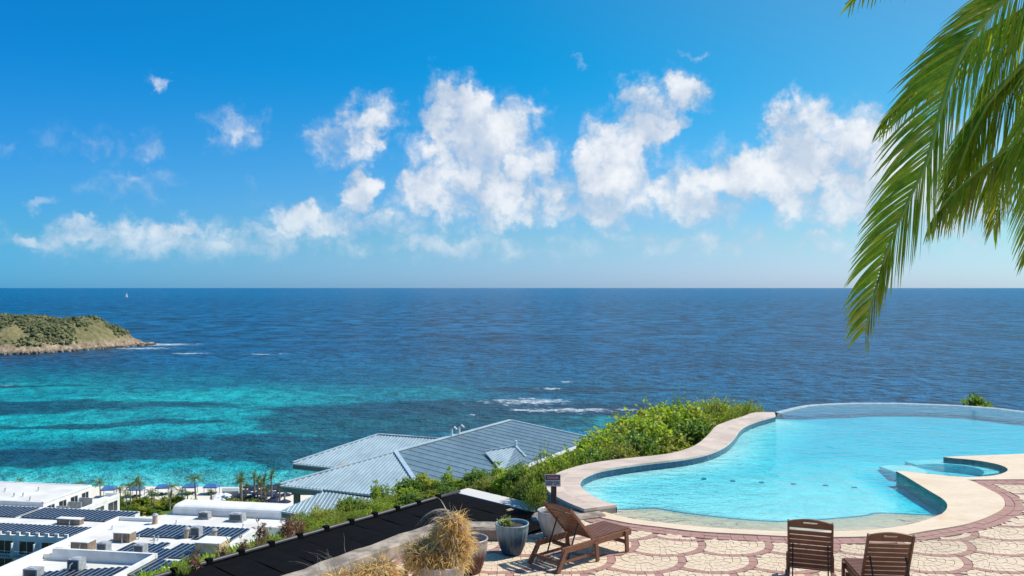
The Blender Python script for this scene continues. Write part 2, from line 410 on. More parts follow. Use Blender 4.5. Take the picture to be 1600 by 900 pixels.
# ============================================================ TERRAIN
UPPER = [(-14, -30), (-9.5, 15), (-8.0, 18.3), (-2.4, 26.2), (0.5, 26.6), (3, 27), (5.5, 29.5), (8.0, 33.5), (12, 36.5), (22, 37), (60, 32), (70, -30)]
LANDP = [(-600, 225), (-250, 236), (-150, 239), (-95, 240), (-55, 238), (-25, 222), (0, 196), (30, 165), (80, 140), (160, 120), (400, 110), (400, -80), (-600, -80)]
def terrain_z(X, Y):
    du = np.maximum(np_sd(X, Y, UPPER), 0)
    right = np.clip((X+1.0)/4.0, 0, 1)
    plat = -2.0 + .75*right
    z = plat - .46*np.maximum(du-.6, 0) - .05*np.minimum(du, 12)
    z = np.where(z < -46, -49.5 + 3.5*np.exp((z+46)/3.5), z)
    dl = np_sd(X, Y, LANDP)
    cst = np.clip((dl+9)/14, 0, 1); z = np.where(cst > 0, np.minimum(z, -49.5 - cst*2.6), z)
    inn = np_sd(X, Y, PLAN)
    z = np.where(inn < .12, np.minimum(z, -3.0), z)
    return z
def make_terrain():
    xs = np.unique(np.concatenate([np.arange(-600, -150, 25.), np.arange(-150, -16, 4.), np.arange(-16, 30, .6), np.arange(30, 120, 5.), np.arange(120, 401, 25.)]))
    ys = np.unique(np.concatenate([np.arange(-80, 4, 8.), np.arange(4, 44, .6), np.arange(44, 120, 3.), np.arange(120, 270, 3.)]))
    X, Y = np.meshgrid(xs, ys); Z = terrain_z(X, Y)
    rng = np.random.RandomState(3)
    amp = np.where(Z > -45, .10, .04)*(np_sd(X, Y, PLAN) > .3)
    Z = Z + rng.uniform(-1, 1, Z.shape)*amp
    b = MB(); nx, ny = len(xs), len(ys)
    b.v = list(zip(X.ravel().tolist(), Y.ravel().tolist(), Z.ravel().tolist()))
    b.f = [(j*nx+i, j*nx+i+1, (j+1)*nx+i+1, (j+1)*nx+i) for j in range(ny-1) for i in range(nx-1)]; b.mi = [0]*len(b.f)
    m = bpy.data.materials.new('hillside_ground'); m.use_nodes = True; nt = NT(m.node_tree); bs = nt.n['Principled BSDF']
    p = nt.pos(); x, y, z = nt.sep(p)
    n = nt.noise(p, .6, 4, .6); nf = nt.noise(p, 6, 3, .6)
    grass = nt.ramp(n*.6+nf*.4, [(.35, (.045, .075, .014)), (.5, (.09, .14, .025)), (.65, (.17, .17, .06))])
    sandc = nt.mix(nt.noise(p, .25, 4, .6), (.70, .63, .50), (.82, .76, .64))
    beach = nt.sstep(-46.5, -48.5, z)*nt.sstep(182.0, 200.0, y+(n-.5)*20)
    col = nt.mix(beach, grass, sandc)
    wet = nt.sstep(-50.0, -50.4, z)
    col = nt.mix(wet, col, (.42, .40, .32))
    nt.put(bs.inputs['Base Color'], col); bs.inputs['Roughness'].default_value = .9
    nt.put(bs.inputs['Normal'], nt.bump(nf, .6, .08))
    struct(b.build('hillside_terrain', m, smooth=True))
make_terrain()
def tz(x, y): return float(terrain_z(np.array([float(x)]), np.array([float(y)]))[0])

# lawn strips by the beach
def lawn(name, poly, z):
    m = mat('lawn_grass', (.12, .20, .03), .9, col2=(.07, .13, .02), scale=.6, coords='world', bump=.05, bscale=2)
    struct(MB().prism(poly, z-.3, z).build(name, m))
lawn('lawn', [G(*p, -49.4) for p in [(135,803),(160,786),(235,783),(312,783),(325,790),(300,800),(240,806)]], -49.38)

# ============================================================ HEADLAND
def fbm(x, y, s, o=4, z=0.0):
    return mnoise.fractal(Vector((x*s, y*s, z)), 1.0, 2.0, o)
def head_h(x, y):
    # ridge runs from far left to the point
    t = (x+352)/-330.0           # 0 at the point, 1 far to the left
    if t < -.05: return -6
    ridge = 30*min(1, max(0, t)/.105)**.78 + 5*t if t > 0 else 0
    yc = 815 - 56*min(1, max(t, 0)/.22)**.8 + 10*max(0, t)
    wf = 10 + 62*min(1, max(t, 0)/.14)**.7; wb = 12 + 90*min(1, max(t, 0)/.4)
    d = (yc-y)/wf if y < yc else (y-yc)/wb
    prof = max(0, 1-abs(d)**1.7)
    cliff = 4.5*max(0, 1-max(0, abs(d)-.80)/.22) if t > -.02 else 0
    n = fbm(x, y, .018, 5)
    h = ridge*prof*(.86+.22*n) + min(cliff, 4.5)*(.6+.5*fbm(x, y, .08, 3, 4)) - 1.2
    if abs(d) > 1.12: h = -5
    return h + (1.6*fbm(x, y, .09, 4, 9.0) if h > 0 else 0)
def make_headland():
    xs = np.arange(-720, -330, 3.2); ys = np.arange(655, 900, 3.2); b = MB(); nx = len(xs)
    for y in ys:
        for x in xs: b.v.append((float(x), float(y), SEA_Z + head_h(float(x), float(y))))
    b.f = [(j*nx+i, j*nx+i+1, (j+1)*nx+i+1, (j+1)*nx+i) for j in range(len(ys)-1) for i in range(nx-1)]; b.mi = [0]*len(b.f)
    m = bpy.data.materials.new('headland_ground'); m.use_nodes = True; nt = NT(m.node_tree); bs = nt.n['Principled BSDF']
    p = nt.pos(); x, y, z = nt.sep(p)
    n = nt.noise(p, .035, 5, .62); nf = nt.noise(p, .25, 4, .65)
    soil = nt.ramp(n*.5+nf*.5, [(.34, (.08, .09, .036)), (.48, (.16, .15, .062)), (.62, (.27, .22, .105))])
    rock = nt.ramp(nf*.7+n*.3, [(.36, (.12, .085, .055)), (.5, (.33, .24, .15)), (.66, (.50, .42, .32))])
    lowm = nt.sstep(SEA_Z+11.0, SEA_Z+4.0, z+(n-.5)*16)
    col = nt.mix(lowm, soil, rock)
    col = nt.mix(nt.sstep(SEA_Z+2.4, SEA_Z+1.0, z+(nf-.5)*1.5), col, (.035, .032, .028))
    nt.put(bs.inputs['Base Color'], col); bs.inputs['Roughness'].default_value = .95
    nt.put(bs.inputs['Normal'], nt.bump(nf, .8, 1.6))
    struct(b.build('headland', m))
    # scrub: low wind-cut bushes beyond counting
    g = MB(); random.seed(21)
    for _ in range(16000):
        x = random.uniform(-600, -362); y = random.uniform(690, 830); h = head_h(x, y)
        if h < 6: continue
        dn = fbm(x, y, .022, 3, 2.0) + .25*fbm(x, y, .1, 2, 5)
        if dn < .02 + random.uniform(-.25, .25) + (.25 if x > -385 else 0): continue
        r = random.uniform(.5, 1.9)*(1.35 if random.random() < .15 else 1); hh = r*random.uniform(.7, 1.2); n = 6; o = len(g.v); z0 = SEA_Z+h-.4
        for (rr, zz) in ((1.0, 0.15), (.95, .55), (.5, .95)):
            for k in range(n):
                t = 2*math.pi*k/n+random.random()*.7; q = r*rr*random.uniform(.65, 1.2)
                g.v.append((x+q*math.cos(t), y+q*math.sin(t), z0+hh*zz*random.uniform(.8, 1.25)))
        g.v.append((x, y, z0+hh*1.1))
        for i in range(2):
            for k in range(n): g.f.append((o+i*n+k, o+i*n+(k+1) % n, o+(i+1)*n+(k+1) % n, o+(i+1)*n+k)); g.mi.append(0)
        for k in range(n): g.f.append((o+2*n+k, o+2*n+(k+1) % n, o+3*n)); g.mi.append(0)
    m = bpy.data.materials.new('scrub'); m.use_nodes = True; nt = NT(m.node_tree); bs = nt.n['Principled BSDF']; p = nt.pos()
    c = nt.ramp(nt.noise(p, .09, 3, .6)*.6+nt.noise(p, 1.1, 2, .6)*.4, [(.36, (.06, .08, .028)), (.5, (.12, .135, .05)), (.64, (.22, .21, .095))])
    nt.put(bs.inputs['Base Color'], c); bs.inputs['Roughness'].default_value = .9
    nt.put(bs.inputs['Normal'], nt.bump(nt.noise(p, 2.5, 3, .7), .9, .5))
    o = stuff(g.build('headland_scrub', m)); o['label'] = 'low grey-green scrub covering the rocky headland'
    # shore boulders along the waterline
    random.seed(5); rk = MB()
    for _ in range(520):
        x = random.uniform(-600, -348); lo, hi = 655, 800
        for y in np.arange(660, 830, 2.0):
            if head_h(x, float(y)) > .2: break
        y = float(y)+random.uniform(-3, 4); r = random.uniform(.8, 2.6); o = len(rk.v)
        for (rr, zz) in ((1, -.4), (.85, .45), (.3, .9)):
            for k in range(6):
                t = k*math.pi/3+random.random()*.5; q = r*rr*random.uniform(.7, 1.25)
                rk.v.append((x+q*math.cos(t), y+q*math.sin(t), SEA_Z+.3+r*zz*random.uniform(.7, 1.2)))
        for i in range(2):
            for k in range(6): rk.f.append((o+i*6+k, o+i*6+(k+1) % 6, o+(i+1)*6+(k+1) % 6, o+(i+1)*6+k)); rk.mi.append(0)
        rk.f.append(tuple(o+12+k for k in range(6))); rk.mi.append(0)
    o = stuff(rk.build('headland_rocks', mat('shore_rock', (.30, .25, .19), .95, col2=(.06, .05, .045), scale=.35, coords='world'))); o['label'] = 'dark boulders along the waterline of the headland'
make_headland()

# ============================================================ POOL
def off_poly_pts(pts, d):         # offset an open polyline to its left by d
    out = []
    for i, p in enumerate(pts):
        a = Vector(pts[max(i-1, 0)]); b = Vector(pts[min(i+1, len(pts)-1)]); t = (b-a).normalized()
        out.append((p[0]-t.y*d, p[1]+t.x*d))
    return out
def resample(pts, step):
    P = [Vector(p) for p in pts]; L = [0]
    for a, b in zip(P, P[1:]): L.append(L[-1]+(b-a).length)
    n = max(1, round(L[-1]/step)); out = []; j = 0
    for k in range(n+1):
        s_ = L[-1]*k/n
        while j < len(L)-2 and L[j+1] < s_: j += 1
        t = (s_-L[j])/max(1e-9, L[j+1]-L[j]); q = P[j].lerp(P[j+1], t); out.append((q.x, q.y))
    return out
def trav(name, c1, c2):
    if name in MATS: return MATS[name]
    m = bpy.data.materials.new(name); m.use_nodes = True; MATS[name] = m; nt = NT(m.node_tree); bs = nt.n['Principled BSDF']
    p = nt.pos(); x, y, z = nt.sep(p)
    n = nt.noise(nt.comb(x, y*2.2, z), 1.1, 5, .62, .6); nf = nt.noise(nt.comb(x*1.0, y*3.0, z), 9, 4, .65)
    c = nt.mix(nt.sstep(.3, .7, n*.6+nf*.4), c2, c1)
    st = nt.sstep(.60, .74, nt.noise(p, .75, 3, .5, .8))
    c = nt.mix(st*.45, c, (.55, .32, .14))
    k = nt.rnd()*.22 + .89; c = nt.mix(1.0, c, nt.comb(k, k*.985, k*.97), 'MULTIPLY')
    nt.put(bs.inputs['Base Color'], c); bs.inputs['Roughness'].default_value = .6
    nt.put(bs.inputs['Normal'], nt.bump(nf, .35, .01)); return m
T_COP = trav('coping_travertine', (.72, .59, .49), (.56, .43, .34))
T_DECK = trav('deck_travertine', (.76, .63, .47), (.64, .49, .33))
M_TILE = mat('pool_tile_dark', (.02, .10, .19), .25, col2=(.012, .05, .10), scale=14, coords='world')
M_RIMT = mat('pool_tile_blue', (.05, .27, .41), .25, col2=(.035, .20, .33), scale=10, coords='world')
M_PLAS = bpy.data.materials.new('pool_plaster'); M_PLAS.use_nodes = True
_nt = NT(M_PLAS.node_tree); _b = _nt.n['Principled BSDF']; _p = _nt.pos()
_n = _nt.noise(_p, .55, 4, .6)*.45 + _nt.noise(_p, 3.5, 3, .6)*.30 + _nt.noise(_p, 16, 2, .6)*.25
_nt.put(_b.inputs['Base Color'], _nt.ramp(_n, [(.36, (.40, .63, .66)), (.5, (.58, .75, .75)), (.64, (.74, .86, .83))])); _b.inputs['Roughness'].default_value = .8
M_BEACH = mat('beach_entry_stone', (.60, .52, .38), .7, col2=(.50, .44, .33), scale=5, coords='world', bump=.004, bscale=60)
M_GROUT = mat('mortar', (.38, .30, .22), .95, scale=20, coords='world')
M_CONC = mat('weathered_concrete', (.34, .32, .29), .95, col2=(.16, .15, .14), scale=2.5, coords='world', bump=.02, bscale=12)

pool = thing('swimming_pool', 'free-form infinity swimming pool with blue water and travertine coping', 'pool', (9, 24, 0), world=True)
def strip_wall(b, pts, z0, z1, mi=0):
    o = len(b.v)
    for p in pts: b.v += [(p[0], p[1], z0), (p[0], p[1], z1)]
    for i in range(len(pts)-1): b.f.append((o+2*i, o+2*i+2, o+2*i+3, o+2*i+1)); b.mi.append(mi)
def ribbon(b, A, B, za, zb, mi=0):
    o = len(b.v)
    for p, q in zip(A, B): b.v += [(p[0], p[1], za), (q[0], q[1], zb)]
    for i in range(len(A)-1): b.f.append((o+2*i, o+2*i+1, o+2*i+3, o+2*i+2)); b.mi.append(mi)
# raised coping on the left: travertine slabs on a concrete wall
ci = resample(cop_in_s, .01); co = resample(cop_out_s, .01)
nslab = 34
def along(pts, t):
    f = t*(len(pts)-1); i = min(int(f), len(pts)-2); u = f-i
    return (pts[i][0]*(1-u)+pts[i+1][0]*u, pts[i][1]*(1-u)+pts[i+1][1]*u)
def cumlen(pts):
    L = [0]
    for a, b in zip(pts, pts[1:]): L.append(L[-1]+math.hypot(b[0]-a[0], b[1]-a[1]))
    return np.array(L)/L[-1]
# parametrise both edges by arc length; the coping's near end is cut square
for k in range(nslab):
    t0, t1 = k/nslab, (k+1)/nslab
    for row in range(2):
        poly = []
        w0, w1 = (0.0, .5) if row == 0 else (.5, 1.0)
        if k % 2: w0, w1 = (0.0, .38) if row == 0 else (.38, 1.0)
        ts = [t0 + (t1-t0)*q/3 for q in range(4)]
        lo = []; hi = []
        for t in ts:
            a, c = along(co, t), along(ci, t); lo.append((a[0]+(c[0]-a[0])*w0, a[1]+(c[1]-a[1])*w0)); hi.append((a[0]+(c[0]-a[0])*w1, a[1]+(c[1]-a[1])*w1))
        poly = lo+list(reversed(hi)); cx = sum(p[0] for p in poly)/len(poly); cy = sum(p[1] for p in poly)/len(poly)
        poly = [(cx+(p[0]-cx)*.994, cy+(p[1]-cy)*.994) for p in poly]
        MB().prism(poly, ZCOP-.055, ZCOP+random.uniform(-.002, .002)).build('coping_slab', T_COP, pool)
body = MB().prism([(p[0], p[1]) for p in off_poly_pts(co, .03)[::20]+off_poly_pts(co, .03)[-1:]] + list(reversed(off_poly_pts(ci, -.03)[::20]+off_poly_pts(ci, -.03)[-1:])), -2.6, ZCOP-.058)
body.build('coping_wall', M_CONC, pool)
# tile band and plaster wall under the coping and round the deck
b = MB(); strip_wall(b, off_poly_pts(cop_in_s, -.0), -.16, ZCOP-.05); b.build('tile_band', M_TILE, pool)
b = MB(); strip_wall(b, cop_in_s, -2.2, -.16); b.build('pool_wall', M_PLAS, pool)
rd = deck_far[1:] + spa_s + deck_in_s
b = MB(); strip_wall(b, rd, -.14, ZD-.004); b.build('tile_band', M_RIMT, pool)
b = MB(); strip_wall(b, rd, -2.2, -.14); b.build('pool_wall', M_PLAS, pool)
# infinity rim: pale edge, tiled ledge just under water, outer wall
_w = [1.7*min(1, (i/6)**.7, ((len(rim_s)-1-i)/6)**.7)+.2 for i in range(len(rim_s))]; r_in = [off_poly_pts(rim_s, -w_)[i] for i, w_ in enumerate(_w)]; r_e = off_poly_pts(rim_s, -.14); r_o = off_poly_pts(rim_s, .06)
b = MB(); ribbon(b, off_poly_pts(rim_s, .10), r_e, ZW+.012, ZW-.012); strip_wall(b, off_poly_pts(rim_s, .10), -2.6, ZW+.012)
b.build('infinity_edge', mat('rim_stone', (.50, .56, .58), .35, scale=6, coords='world'), pool)
b = MB(); ribbon(b, r_e, r_in, ZW-.02, ZW-.08); strip_wall(b, list(reversed(r_in)), -2.2, ZW-.08)
b.build('overflow_ledge', M_RIMT, pool)
# floor: shelf by the beach entry, falling away to the deep end
def pool_floor():
    xs = np.arange(.4, 22.5, .22); ys = np.arange(15.6, 33.5, .22); X, Y = np.meshgrid(xs, ys)
    sdw = np_sd(X, Y, WATER); tl = np_sd(X, Y, list(tile_s)+[(0, 14), (14, 14)])
    dd = np.clip((Y-(19.6+.12*(X-4)))/4.5, 0, 1); dd = dd*dd*(3-2*dd)
    Z = -.105 - .03*np.clip((Y-16.5)/3, 0, 1) - .12*dd
    dk_ = np.full(X.shape, 1e9)
    for q in deck_in_s + spa_s: dk_ = np.minimum(dk_, np.hypot(X-q[0], Y-q[1]))
    Z = Z - .20*np.clip(1.15-dk_, 0, 1)
    dl_ = np.full(X.shape, 1e9)
    for q in cop_in_s: dl_ = np.minimum(dl_, np.hypot(X-q[0], Y-q[1]))
    Z = np.maximum(Z, -.075 - .11*np.maximum(dl_-.25, 0))
    Z = np.where(tl < .06, -.6, Z)
    b = MB(); nx = len(xs); b.v = list(zip(X.ravel().tolist(), Y.ravel().tolist(), Z.ravel().tolist()))
    keep = (sdw < .35)
    for j in range(len(ys)-1):
        for i in range(nx-1):
            if keep[j, i] and keep[j, i+1] and keep[j+1, i] and keep[j+1, i+1] and tl[j, i] > -.6:
                b.f.append((j*nx+i, j*nx+i+1, (j+1)*nx+i+1, (j+1)*nx+i)); b.mi.append(0)
    return b.build('pool_floor', M_PLAS, pool, smooth=True)
pool_floor()
# blue tile nosing between the shelf and the beach entry, then the stone beach itself
tb = MB(); ribbon(tb, tile_s, off_poly_pts(tile_s, -.09), -.058, -.064)
strip_wall(tb, off_poly_pts(tile_s, -.09), -.7, -.064); tb.build('tile_nosing', M_RIMT, pool)
def entry():
    b = MB(); A = resample(tile_s, .1); n = len(A)
    B = [along(shore_s, i/(n-1)) for i in range(n)]; Cc = [along(list(catmull(deck_out[8:], 4)), i/(n-1)) for i in range(n)]
    rows = [(0, .0, -.062), (0, .5, -.047), (0, 1.0, ZW)]
    poly = list(tile_s)+list(reversed(shore_s))
    ribbon(b, A, B, -.0605, ZW); ribbon(b, A, A, -.9, -.0605); return b.build('beach_entry', M_BEACH, pool)
entry()
# floor fittings along the edge of the shelf
for (px, py) in [(1010,745),(1100,749),(1145,752.5),(1190,755),(1240,757.5),(1290,760),(1335,763),(962,741)]:
    x, y = G(px, py, -.14)
    MB().box((x, y, -.135), (.10, .10, .03)).build('floor_drain', M_RIMT, pool)
# submerged benches of the spa bay
def bench(pts, z):
    MB().prism(pts, -1.8, z).build('submerged_bench', M_PLAS, pool)
zb = -.09
bench([G(*p, zb) for p in [(1374,729),(1396,727),(1424,728),(1440,733),(1452,739),(1440,741),(1404,738.5),(1398,738)]], zb)
ring_o = [G(*p, zb) for p in [(1414,719.5),(1440,718),(1474,717),(1510,719),(1545,724),(1562,731),(1560,738)]]
ring_i = [G(*p, zb) for p in [(1432,725),(1455,723.5),(1478,724),(1505,726),(1528,730.5),(1538,736),(1534,741)]]
bench(catmull(ring_o, 3)+list(reversed(catmull(ring_i, 3))), zb-.03)
# the water itself
def make_water():
    b = MB(); W = []
    for p in WATER:
        if not W or math.hypot(p[0]-W[-1][0], p[1]-W[-1][1]) > .01: W.append(p)
    b.prism(W, -3.2, ZW)
    m = bpy.data.materials.new('pool_water'); m.use_nodes = True; nt = NT(m.node_tree); out = nt.n['Material Output']; nt.n.remove(nt.n['Principled BSDF'])
    p = nt.pos(); x, y, z = nt.sep(p)
    h = nt.noise(nt.comb(x, y*1.5, 0.0), 1.6, 4, .6, .4)*.9 + nt.noise(nt.comb(x*.8, y*1.5, 0.0), 9, 2, .5, .3)*.22
    nrm = nt.bump(h, .9, .10)
    fr = nt.node('ShaderNodeFresnel'); fr.inputs[0].default_value = 1.25; nt.put(fr.inputs['Normal'], nrm)
    gl = nt.node('ShaderNodeBsdfGlossy'); gl.inputs['Roughness'].default_value = .03; nt.put(gl.inputs['Normal'], nrm)
    tr = nt.node('ShaderNodeBsdfTransparent')
    mx = nt.node('ShaderNodeMixShader'); nt.l.new(fr.outputs[0], mx.inputs[0]); nt.l.new(tr.outputs[0], mx.inputs[1]); nt.l.new(gl.outputs[0], mx.inputs[2])
    nt.l.new(mx.outputs[0], out.inputs[0])
    va = nt.node('ShaderNodeVolumeAbsorption'); va.inputs['Color'].default_value = (.0, .875, .955, 1); va.inputs['Density'].default_value = WATER_DENS
    nt.l.new(va.outputs[0], out.inputs['Volume'])
    return b.build('water', m, pool)
WATER_DENS = 2.2
make_water()

# ============================================================ TERRACE
deck_poly = [(23, 19.9)] + deck_out_s + list(reversed(shore_s)) + list(reversed(deck_in_s)) + list(reversed(spa_s)) + list(reversed(deck_far)) + [(23, 23.2)]
dk = struct(MB().prism([(a, c) for a, c in deck_poly], -.5, lambda x, y: ZD).build('pool_deck', T_DECK))
terr_poly = [(-6.9, 4.0), (-6.9, 7.2), BEAM_C, BEAM_B, (.75, 15.9), (1.25, 16.9)] + list(reversed([(p[0], p[1]) for p in deck_out_s])) + [(23, 19.9), (23, 4.0)]
terrace = struct(MB().prism(terr_poly, -2.8, -.018).build('terrace', M_GROUT))
def brickmat(name, c1, c2):
    m = bpy.data.materials.new(name); m.use_nodes = True; nt = NT(m.node_tree); bs = nt.n['Principled BSDF']
    p = nt.pos(); n = nt.noise(p, 2.2, 3, .6); nf = nt.noise(p, 14, 3, .6); pat = nt.noise(p, .5, 3, .5)
    c = nt.mix(nt.sstep(.3, .7, n*.35+nf*.65), c2, c1)
    c = nt.mix(nt.sstep(.50, .70, pat)*.32, c, (.36, .27, .18)); c = nt.mix(nt.sstep(.60, .70, nt.noise(p, 1.7, 4, .65))*.30, c, (.25, .19, .14))
    nt.put(bs.inputs['Base Color'], c); bs.inputs['Roughness'].default_value = .85
    nt.put(bs.inputs['Normal'], nt.bump(nt.noise(p, 45, 3, .6), .5, .004)); return m
B_CREAM = brickmat('paver_cream', (.80, .645, .465), (.65, .505, .35)); B_RED = brickmat('paver_red', (.47, .265, .22), (.36, .19, .155))
LATA, LATB = (1.17, 0.0), (-.52, -.86); RS = .80; LAT0 = G(1091, 842, 0)
LAT0 = (LAT0[0]-RS*.92, LAT0[1]-RS*.30)
def clip_half(poly, px, py, nx, ny):      # keep side where (p-P).n >= 0
    out = []
    for i in range(len(poly)):
        a = poly[i]; b2 = poly[(i+1) % len(poly)]
        da = (a[0]-px)*nx+(a[1]-py)*ny; db = (b2[0]-px)*nx+(b2[1]-py)*ny
        if da >= 0: out.append(a)
        if (da >= 0) != (db >= 0):
            t = da/(da-db); out.append((a[0]+(b2[0]-a[0])*t, a[1]+(b2[1]-a[1])*t))
    return out
def parea(p): return abs(sum(p[i][0]*p[(i+1) % len(p)][1]-p[(i+1) % len(p)][0]*p[i][1] for i in range(len(p))))/2
def shrink(p, d):
    cx = sum(q[0] for q in p)/len(p); cy = sum(q[1] for q in p)/len(p); out = []
    for q in p:
        L = math.hypot(q[0]-cx, q[1]-cy); k = max(.3, 1-d/max(L, 1e-6)); out.append((cx+(q[0]-cx)*k, cy+(q[1]-cy)*k))
    return out
bricks = []          # (polygon, red)
border_in = [(p[0], p[1]) for p in resample(deck_out_s[1:], .02)]
BW = .17
def border():
    for course in range(2):
        d0, d1 = -.012-course*BW, -.012-(course+1)*BW+.008
        A = resample(off_poly_pts(border_in[::3], -d0), .004); Bq = resample(off_poly_pts(border_in[::3], -d1), .004)
        Ls = math.hypot(0, 0); L = sum(math.hypot(A[i+1][0]-A[i][0], A[i+1][1]-A[i][1]) for i in range(0, len(A)-1)); n = int(L/.23)
        for k in range(n):
            t0, t1 = (k+.5*course)/n, (k+1+.5*course)/n
            if t1 > 1: continue
            q = [along(A, t0), along(A, t1), along(Bq, t1), along(Bq, t0)]
            if parea(q) > .008: yield shrink(q, .006)
bl = list(border())
if bl and pip(sum(p[0] for p in bl[40])/4, sum(p[1] for p in bl[40])/4, deck_poly):
    border_in.reverse(); bl = list(border())
BORDER = bl
bo_far = off_poly_pts(border_in[::3], .012+2*BW)
BAND = border_in[::3] + list(reversed(bo_far))
def scallops():
    cents = []
    for j in range(-7, 12):
        for i in range(-12, 22):
            c = (LAT0[0]+LATA[0]*i+LATB[0]*j, LAT0[1]+LATA[1]*i+LATB[1]*j)
            if -7.5 < c[0] < 14.5 and 8.2 < c[1] < 21: cents.append((j, i, c))
    cents.sort()
    for idx, (j, i, c) in enumerate(cents):
        hi = [q for (jj, ii, q) in cents[:idx] if math.hypot(q[0]-c[0], q[1]-c[1]) < 2*RS]
        rings = [(RS-.125, RS, True)]; r = RS-.125
        while r > .06: rings.append((max(0.01, r-.135), r, False)); r -= .135
        for (r0, r1, red) in rings:
            n = max(5, int(2*math.pi*r1/(.235 if red else .105))); ph = random.random()
            for k in range(n):
                t0, t1 = 2*math.pi*(k+ph)/n, 2*math.pi*(k+1+ph)/n
                q = [(c[0]+rr*math.cos(t), c[1]+rr*math.sin(t)) for rr, t in ((r0, t0), (r1, t0), (r1, (t0+t1)/2), (r1, t1), (r0, t1))]
                ok = True
                for h in hi:
                    if min(math.hypot(p[0]-h[0], p[1]-h[1]) for p in q) > RS: continue
                    mx_, my_ = sum(p[0] for p in q)/5-h[0], sum(p[1] for p in q)/5-h[1]; L = math.hypot(mx_, my_)
                    if L < RS*.94: ok = False; break
                    nx, ny = mx_/L, my_/L
                    q = clip_half(q, h[0]+nx*(RS+.004), h[1]+ny*(RS+.004), nx, ny)
                    if len(q) < 3: ok = False; break
                if not ok or parea(q) < .0016: continue
                cx = sum(p[0] for p in q)/len(q); cy = sum(p[1] for p in q)/len(q)
                if not pip(cx, cy, terr_poly): continue
                yield shrink(q, .006), red, cx, cy
sc = list(scallops())
XS = np.array([s[2] for s in sc]); YS = np.array([s[3] for s in sc]); sdd = np_sd(XS, YS, deck_poly); sdt = np_sd(XS, YS, terr_poly)
sc = [s for s, a, t in zip(sc, sdd, sdt) if a > 2*BW+.03 and t < -.03]
def add_brick(poly, red, name, ind):
    z = random.uniform(-.004, .003)
    cx = sum(p[0] for p in poly)/len(poly); cy = sum(p[1] for p in poly)/len(poly)
    if ind:
        o = MB().prism([(p[0]-cx, p[1]-cy) for p in poly], -.03, z, bottom=False).build(name, B_RED if red else B_CREAM, terrace); o.location = (cx, cy, 0)
    else: (rest_red if red else rest_cream).prism(poly, -.02, z, bottom=False)
rest_red, rest_cream = MB(), MB()
def inview(x, y): return y > 12.9 and abs(x/y) < .61
def near(x, y): return math.hypot(x, y)
bs_ = sorted(BORDER, key=lambda q: (not inview(q[0][0], q[0][1]), near(*q[0])))
for k, q in enumerate(bs_): add_brick(q, True, 'border_brick', k < 300 and inview(*q[0]))
reds = sorted([s for s in sc if s[1]], key=lambda s: (not inview(s[2], s[3]), near(s[2], s[3])))
creams = sorted([s for s in sc if not s[1]], key=lambda s: (not inview(s[2], s[3]), near(s[2], s[3])))
for k, s in enumerate(reds): add_brick(s[0], True, 'arc_brick', k < 300 and inview(s[2], s[3]))
for k, s in enumerate(creams): add_brick(s[0], False, 'fan_brick', k < 300 and inview(s[2], s[3]))
stuff(rest_red.build('arc_bricks', B_RED, terrace)); stuff(rest_cream.build('fan_bricks', B_CREAM, terrace))
print('bricks', len(BORDER), len(reds), len(creams))
# weathered parapet kerbs at the terrace edge
def kerb(name, label, a, b2, w, z0, z1, seedv):
    random.seed(seedv); a, b2 = Vector((*a, 0)), Vector((*b2, 0)); d = (b2-a); L = d.length; d.normalize(); s_ = Vector((-d.y, d.x, 0)); n = int(L/.35); m = MB()
    for i in range(n+1):
        p = a+d*(L*i/n)
        for (o, z) in ((-w/2, z0), (-w/2, z1-.03), (-w/2+.04, z1), (w/2-.04, z1), (w/2, z1-.03), (w/2, z0)):
            q = p+s_*(o+random.uniform(-.012, .012)); m.v.append((q.x, q.y, z+(random.uniform(-.014, .014) if z > z0 else 0)))
    for i in range(n):
        for k in range(5): m.f.append((i*6+k, i*6+k+1, (i+1)*6+k+1, (i+1)*6+k)); m.mi.append(0)
    m.f += [tuple(range(5, -1, -1)), tuple(n*6+k for k in range(6))]; m.mi += [0, 0]
    org = tuple((a+b2)/2)[:2]+(z0,)
    return tag(m.build(name, MATS['kerb_stone'], origin=org), label, 'kerb')
mat('kerb_stone', (.47, .39, .31), .95, col2=(.21, .17, .135), scale=3.5, coords='world', bump=.02, bscale=14)
kerb('parapet_kerb', 'long weathered grey kerb behind the dry straw planters', BEAM_A, (-1.2, 15.53), .40, -.02, .24, 1)
kerb('parapet_kerb', 'short weathered grey kerb between the maroon and the blue pot', (-.92, 15.42), (.02, 15.35), .42, -.02, .22, 2)
kerb('stone_slab', 'grey stone slab at the foot of the raised pool coping', (1.15, 16.75), (1.72, 17.0), .62, -.4, .05, 3)['category'] = 'slab'

# ============================================================ RESORT BY THE BEACH
U = (.16, .987); V = (.987, -.16); RO = (-75.0, 128.0); RANG = math.atan2(V[1], V[0])
def R(a, c): return (RO[0]+V[0]*a+U[0]*c, RO[1]+V[1]*a+U[1]*c)
M_WHITE = mat('white_render', (.80, .79, .76), .8, var=.05, scale=.5, coords='world')
M_ROOFW = mat('white_roof_coating', (.80, .78, .74), .7, col2=(.66, .63, .58), scale=.22, coords='world', detail=6)
M_GLASSD = mat('dark_window_glass', (.03, .035, .04), .12, scale=2, coords='world')
M_SOLAR = mat('solar_cells', (.018, .026, .045), .22, col2=(.012, .018, .032), scale=1.5, coords='world')
M_ALU = mat('aluminium', (.62, .63, .64), .45, metal=.3, scale=2, coords='world')
M_GREYM = mat('grey_painted_metal', (.36, .38, .39), .55, scale=2, coords='world')
M_DGREY = mat('dark_grille', (.09, .10, .11), .6, scale=3, coords='world')
M_BROWN = mat('weathered_brown_panel', (.30, .22, .16), .8, col2=(.20, .145, .10), scale=1.2, coords='world')
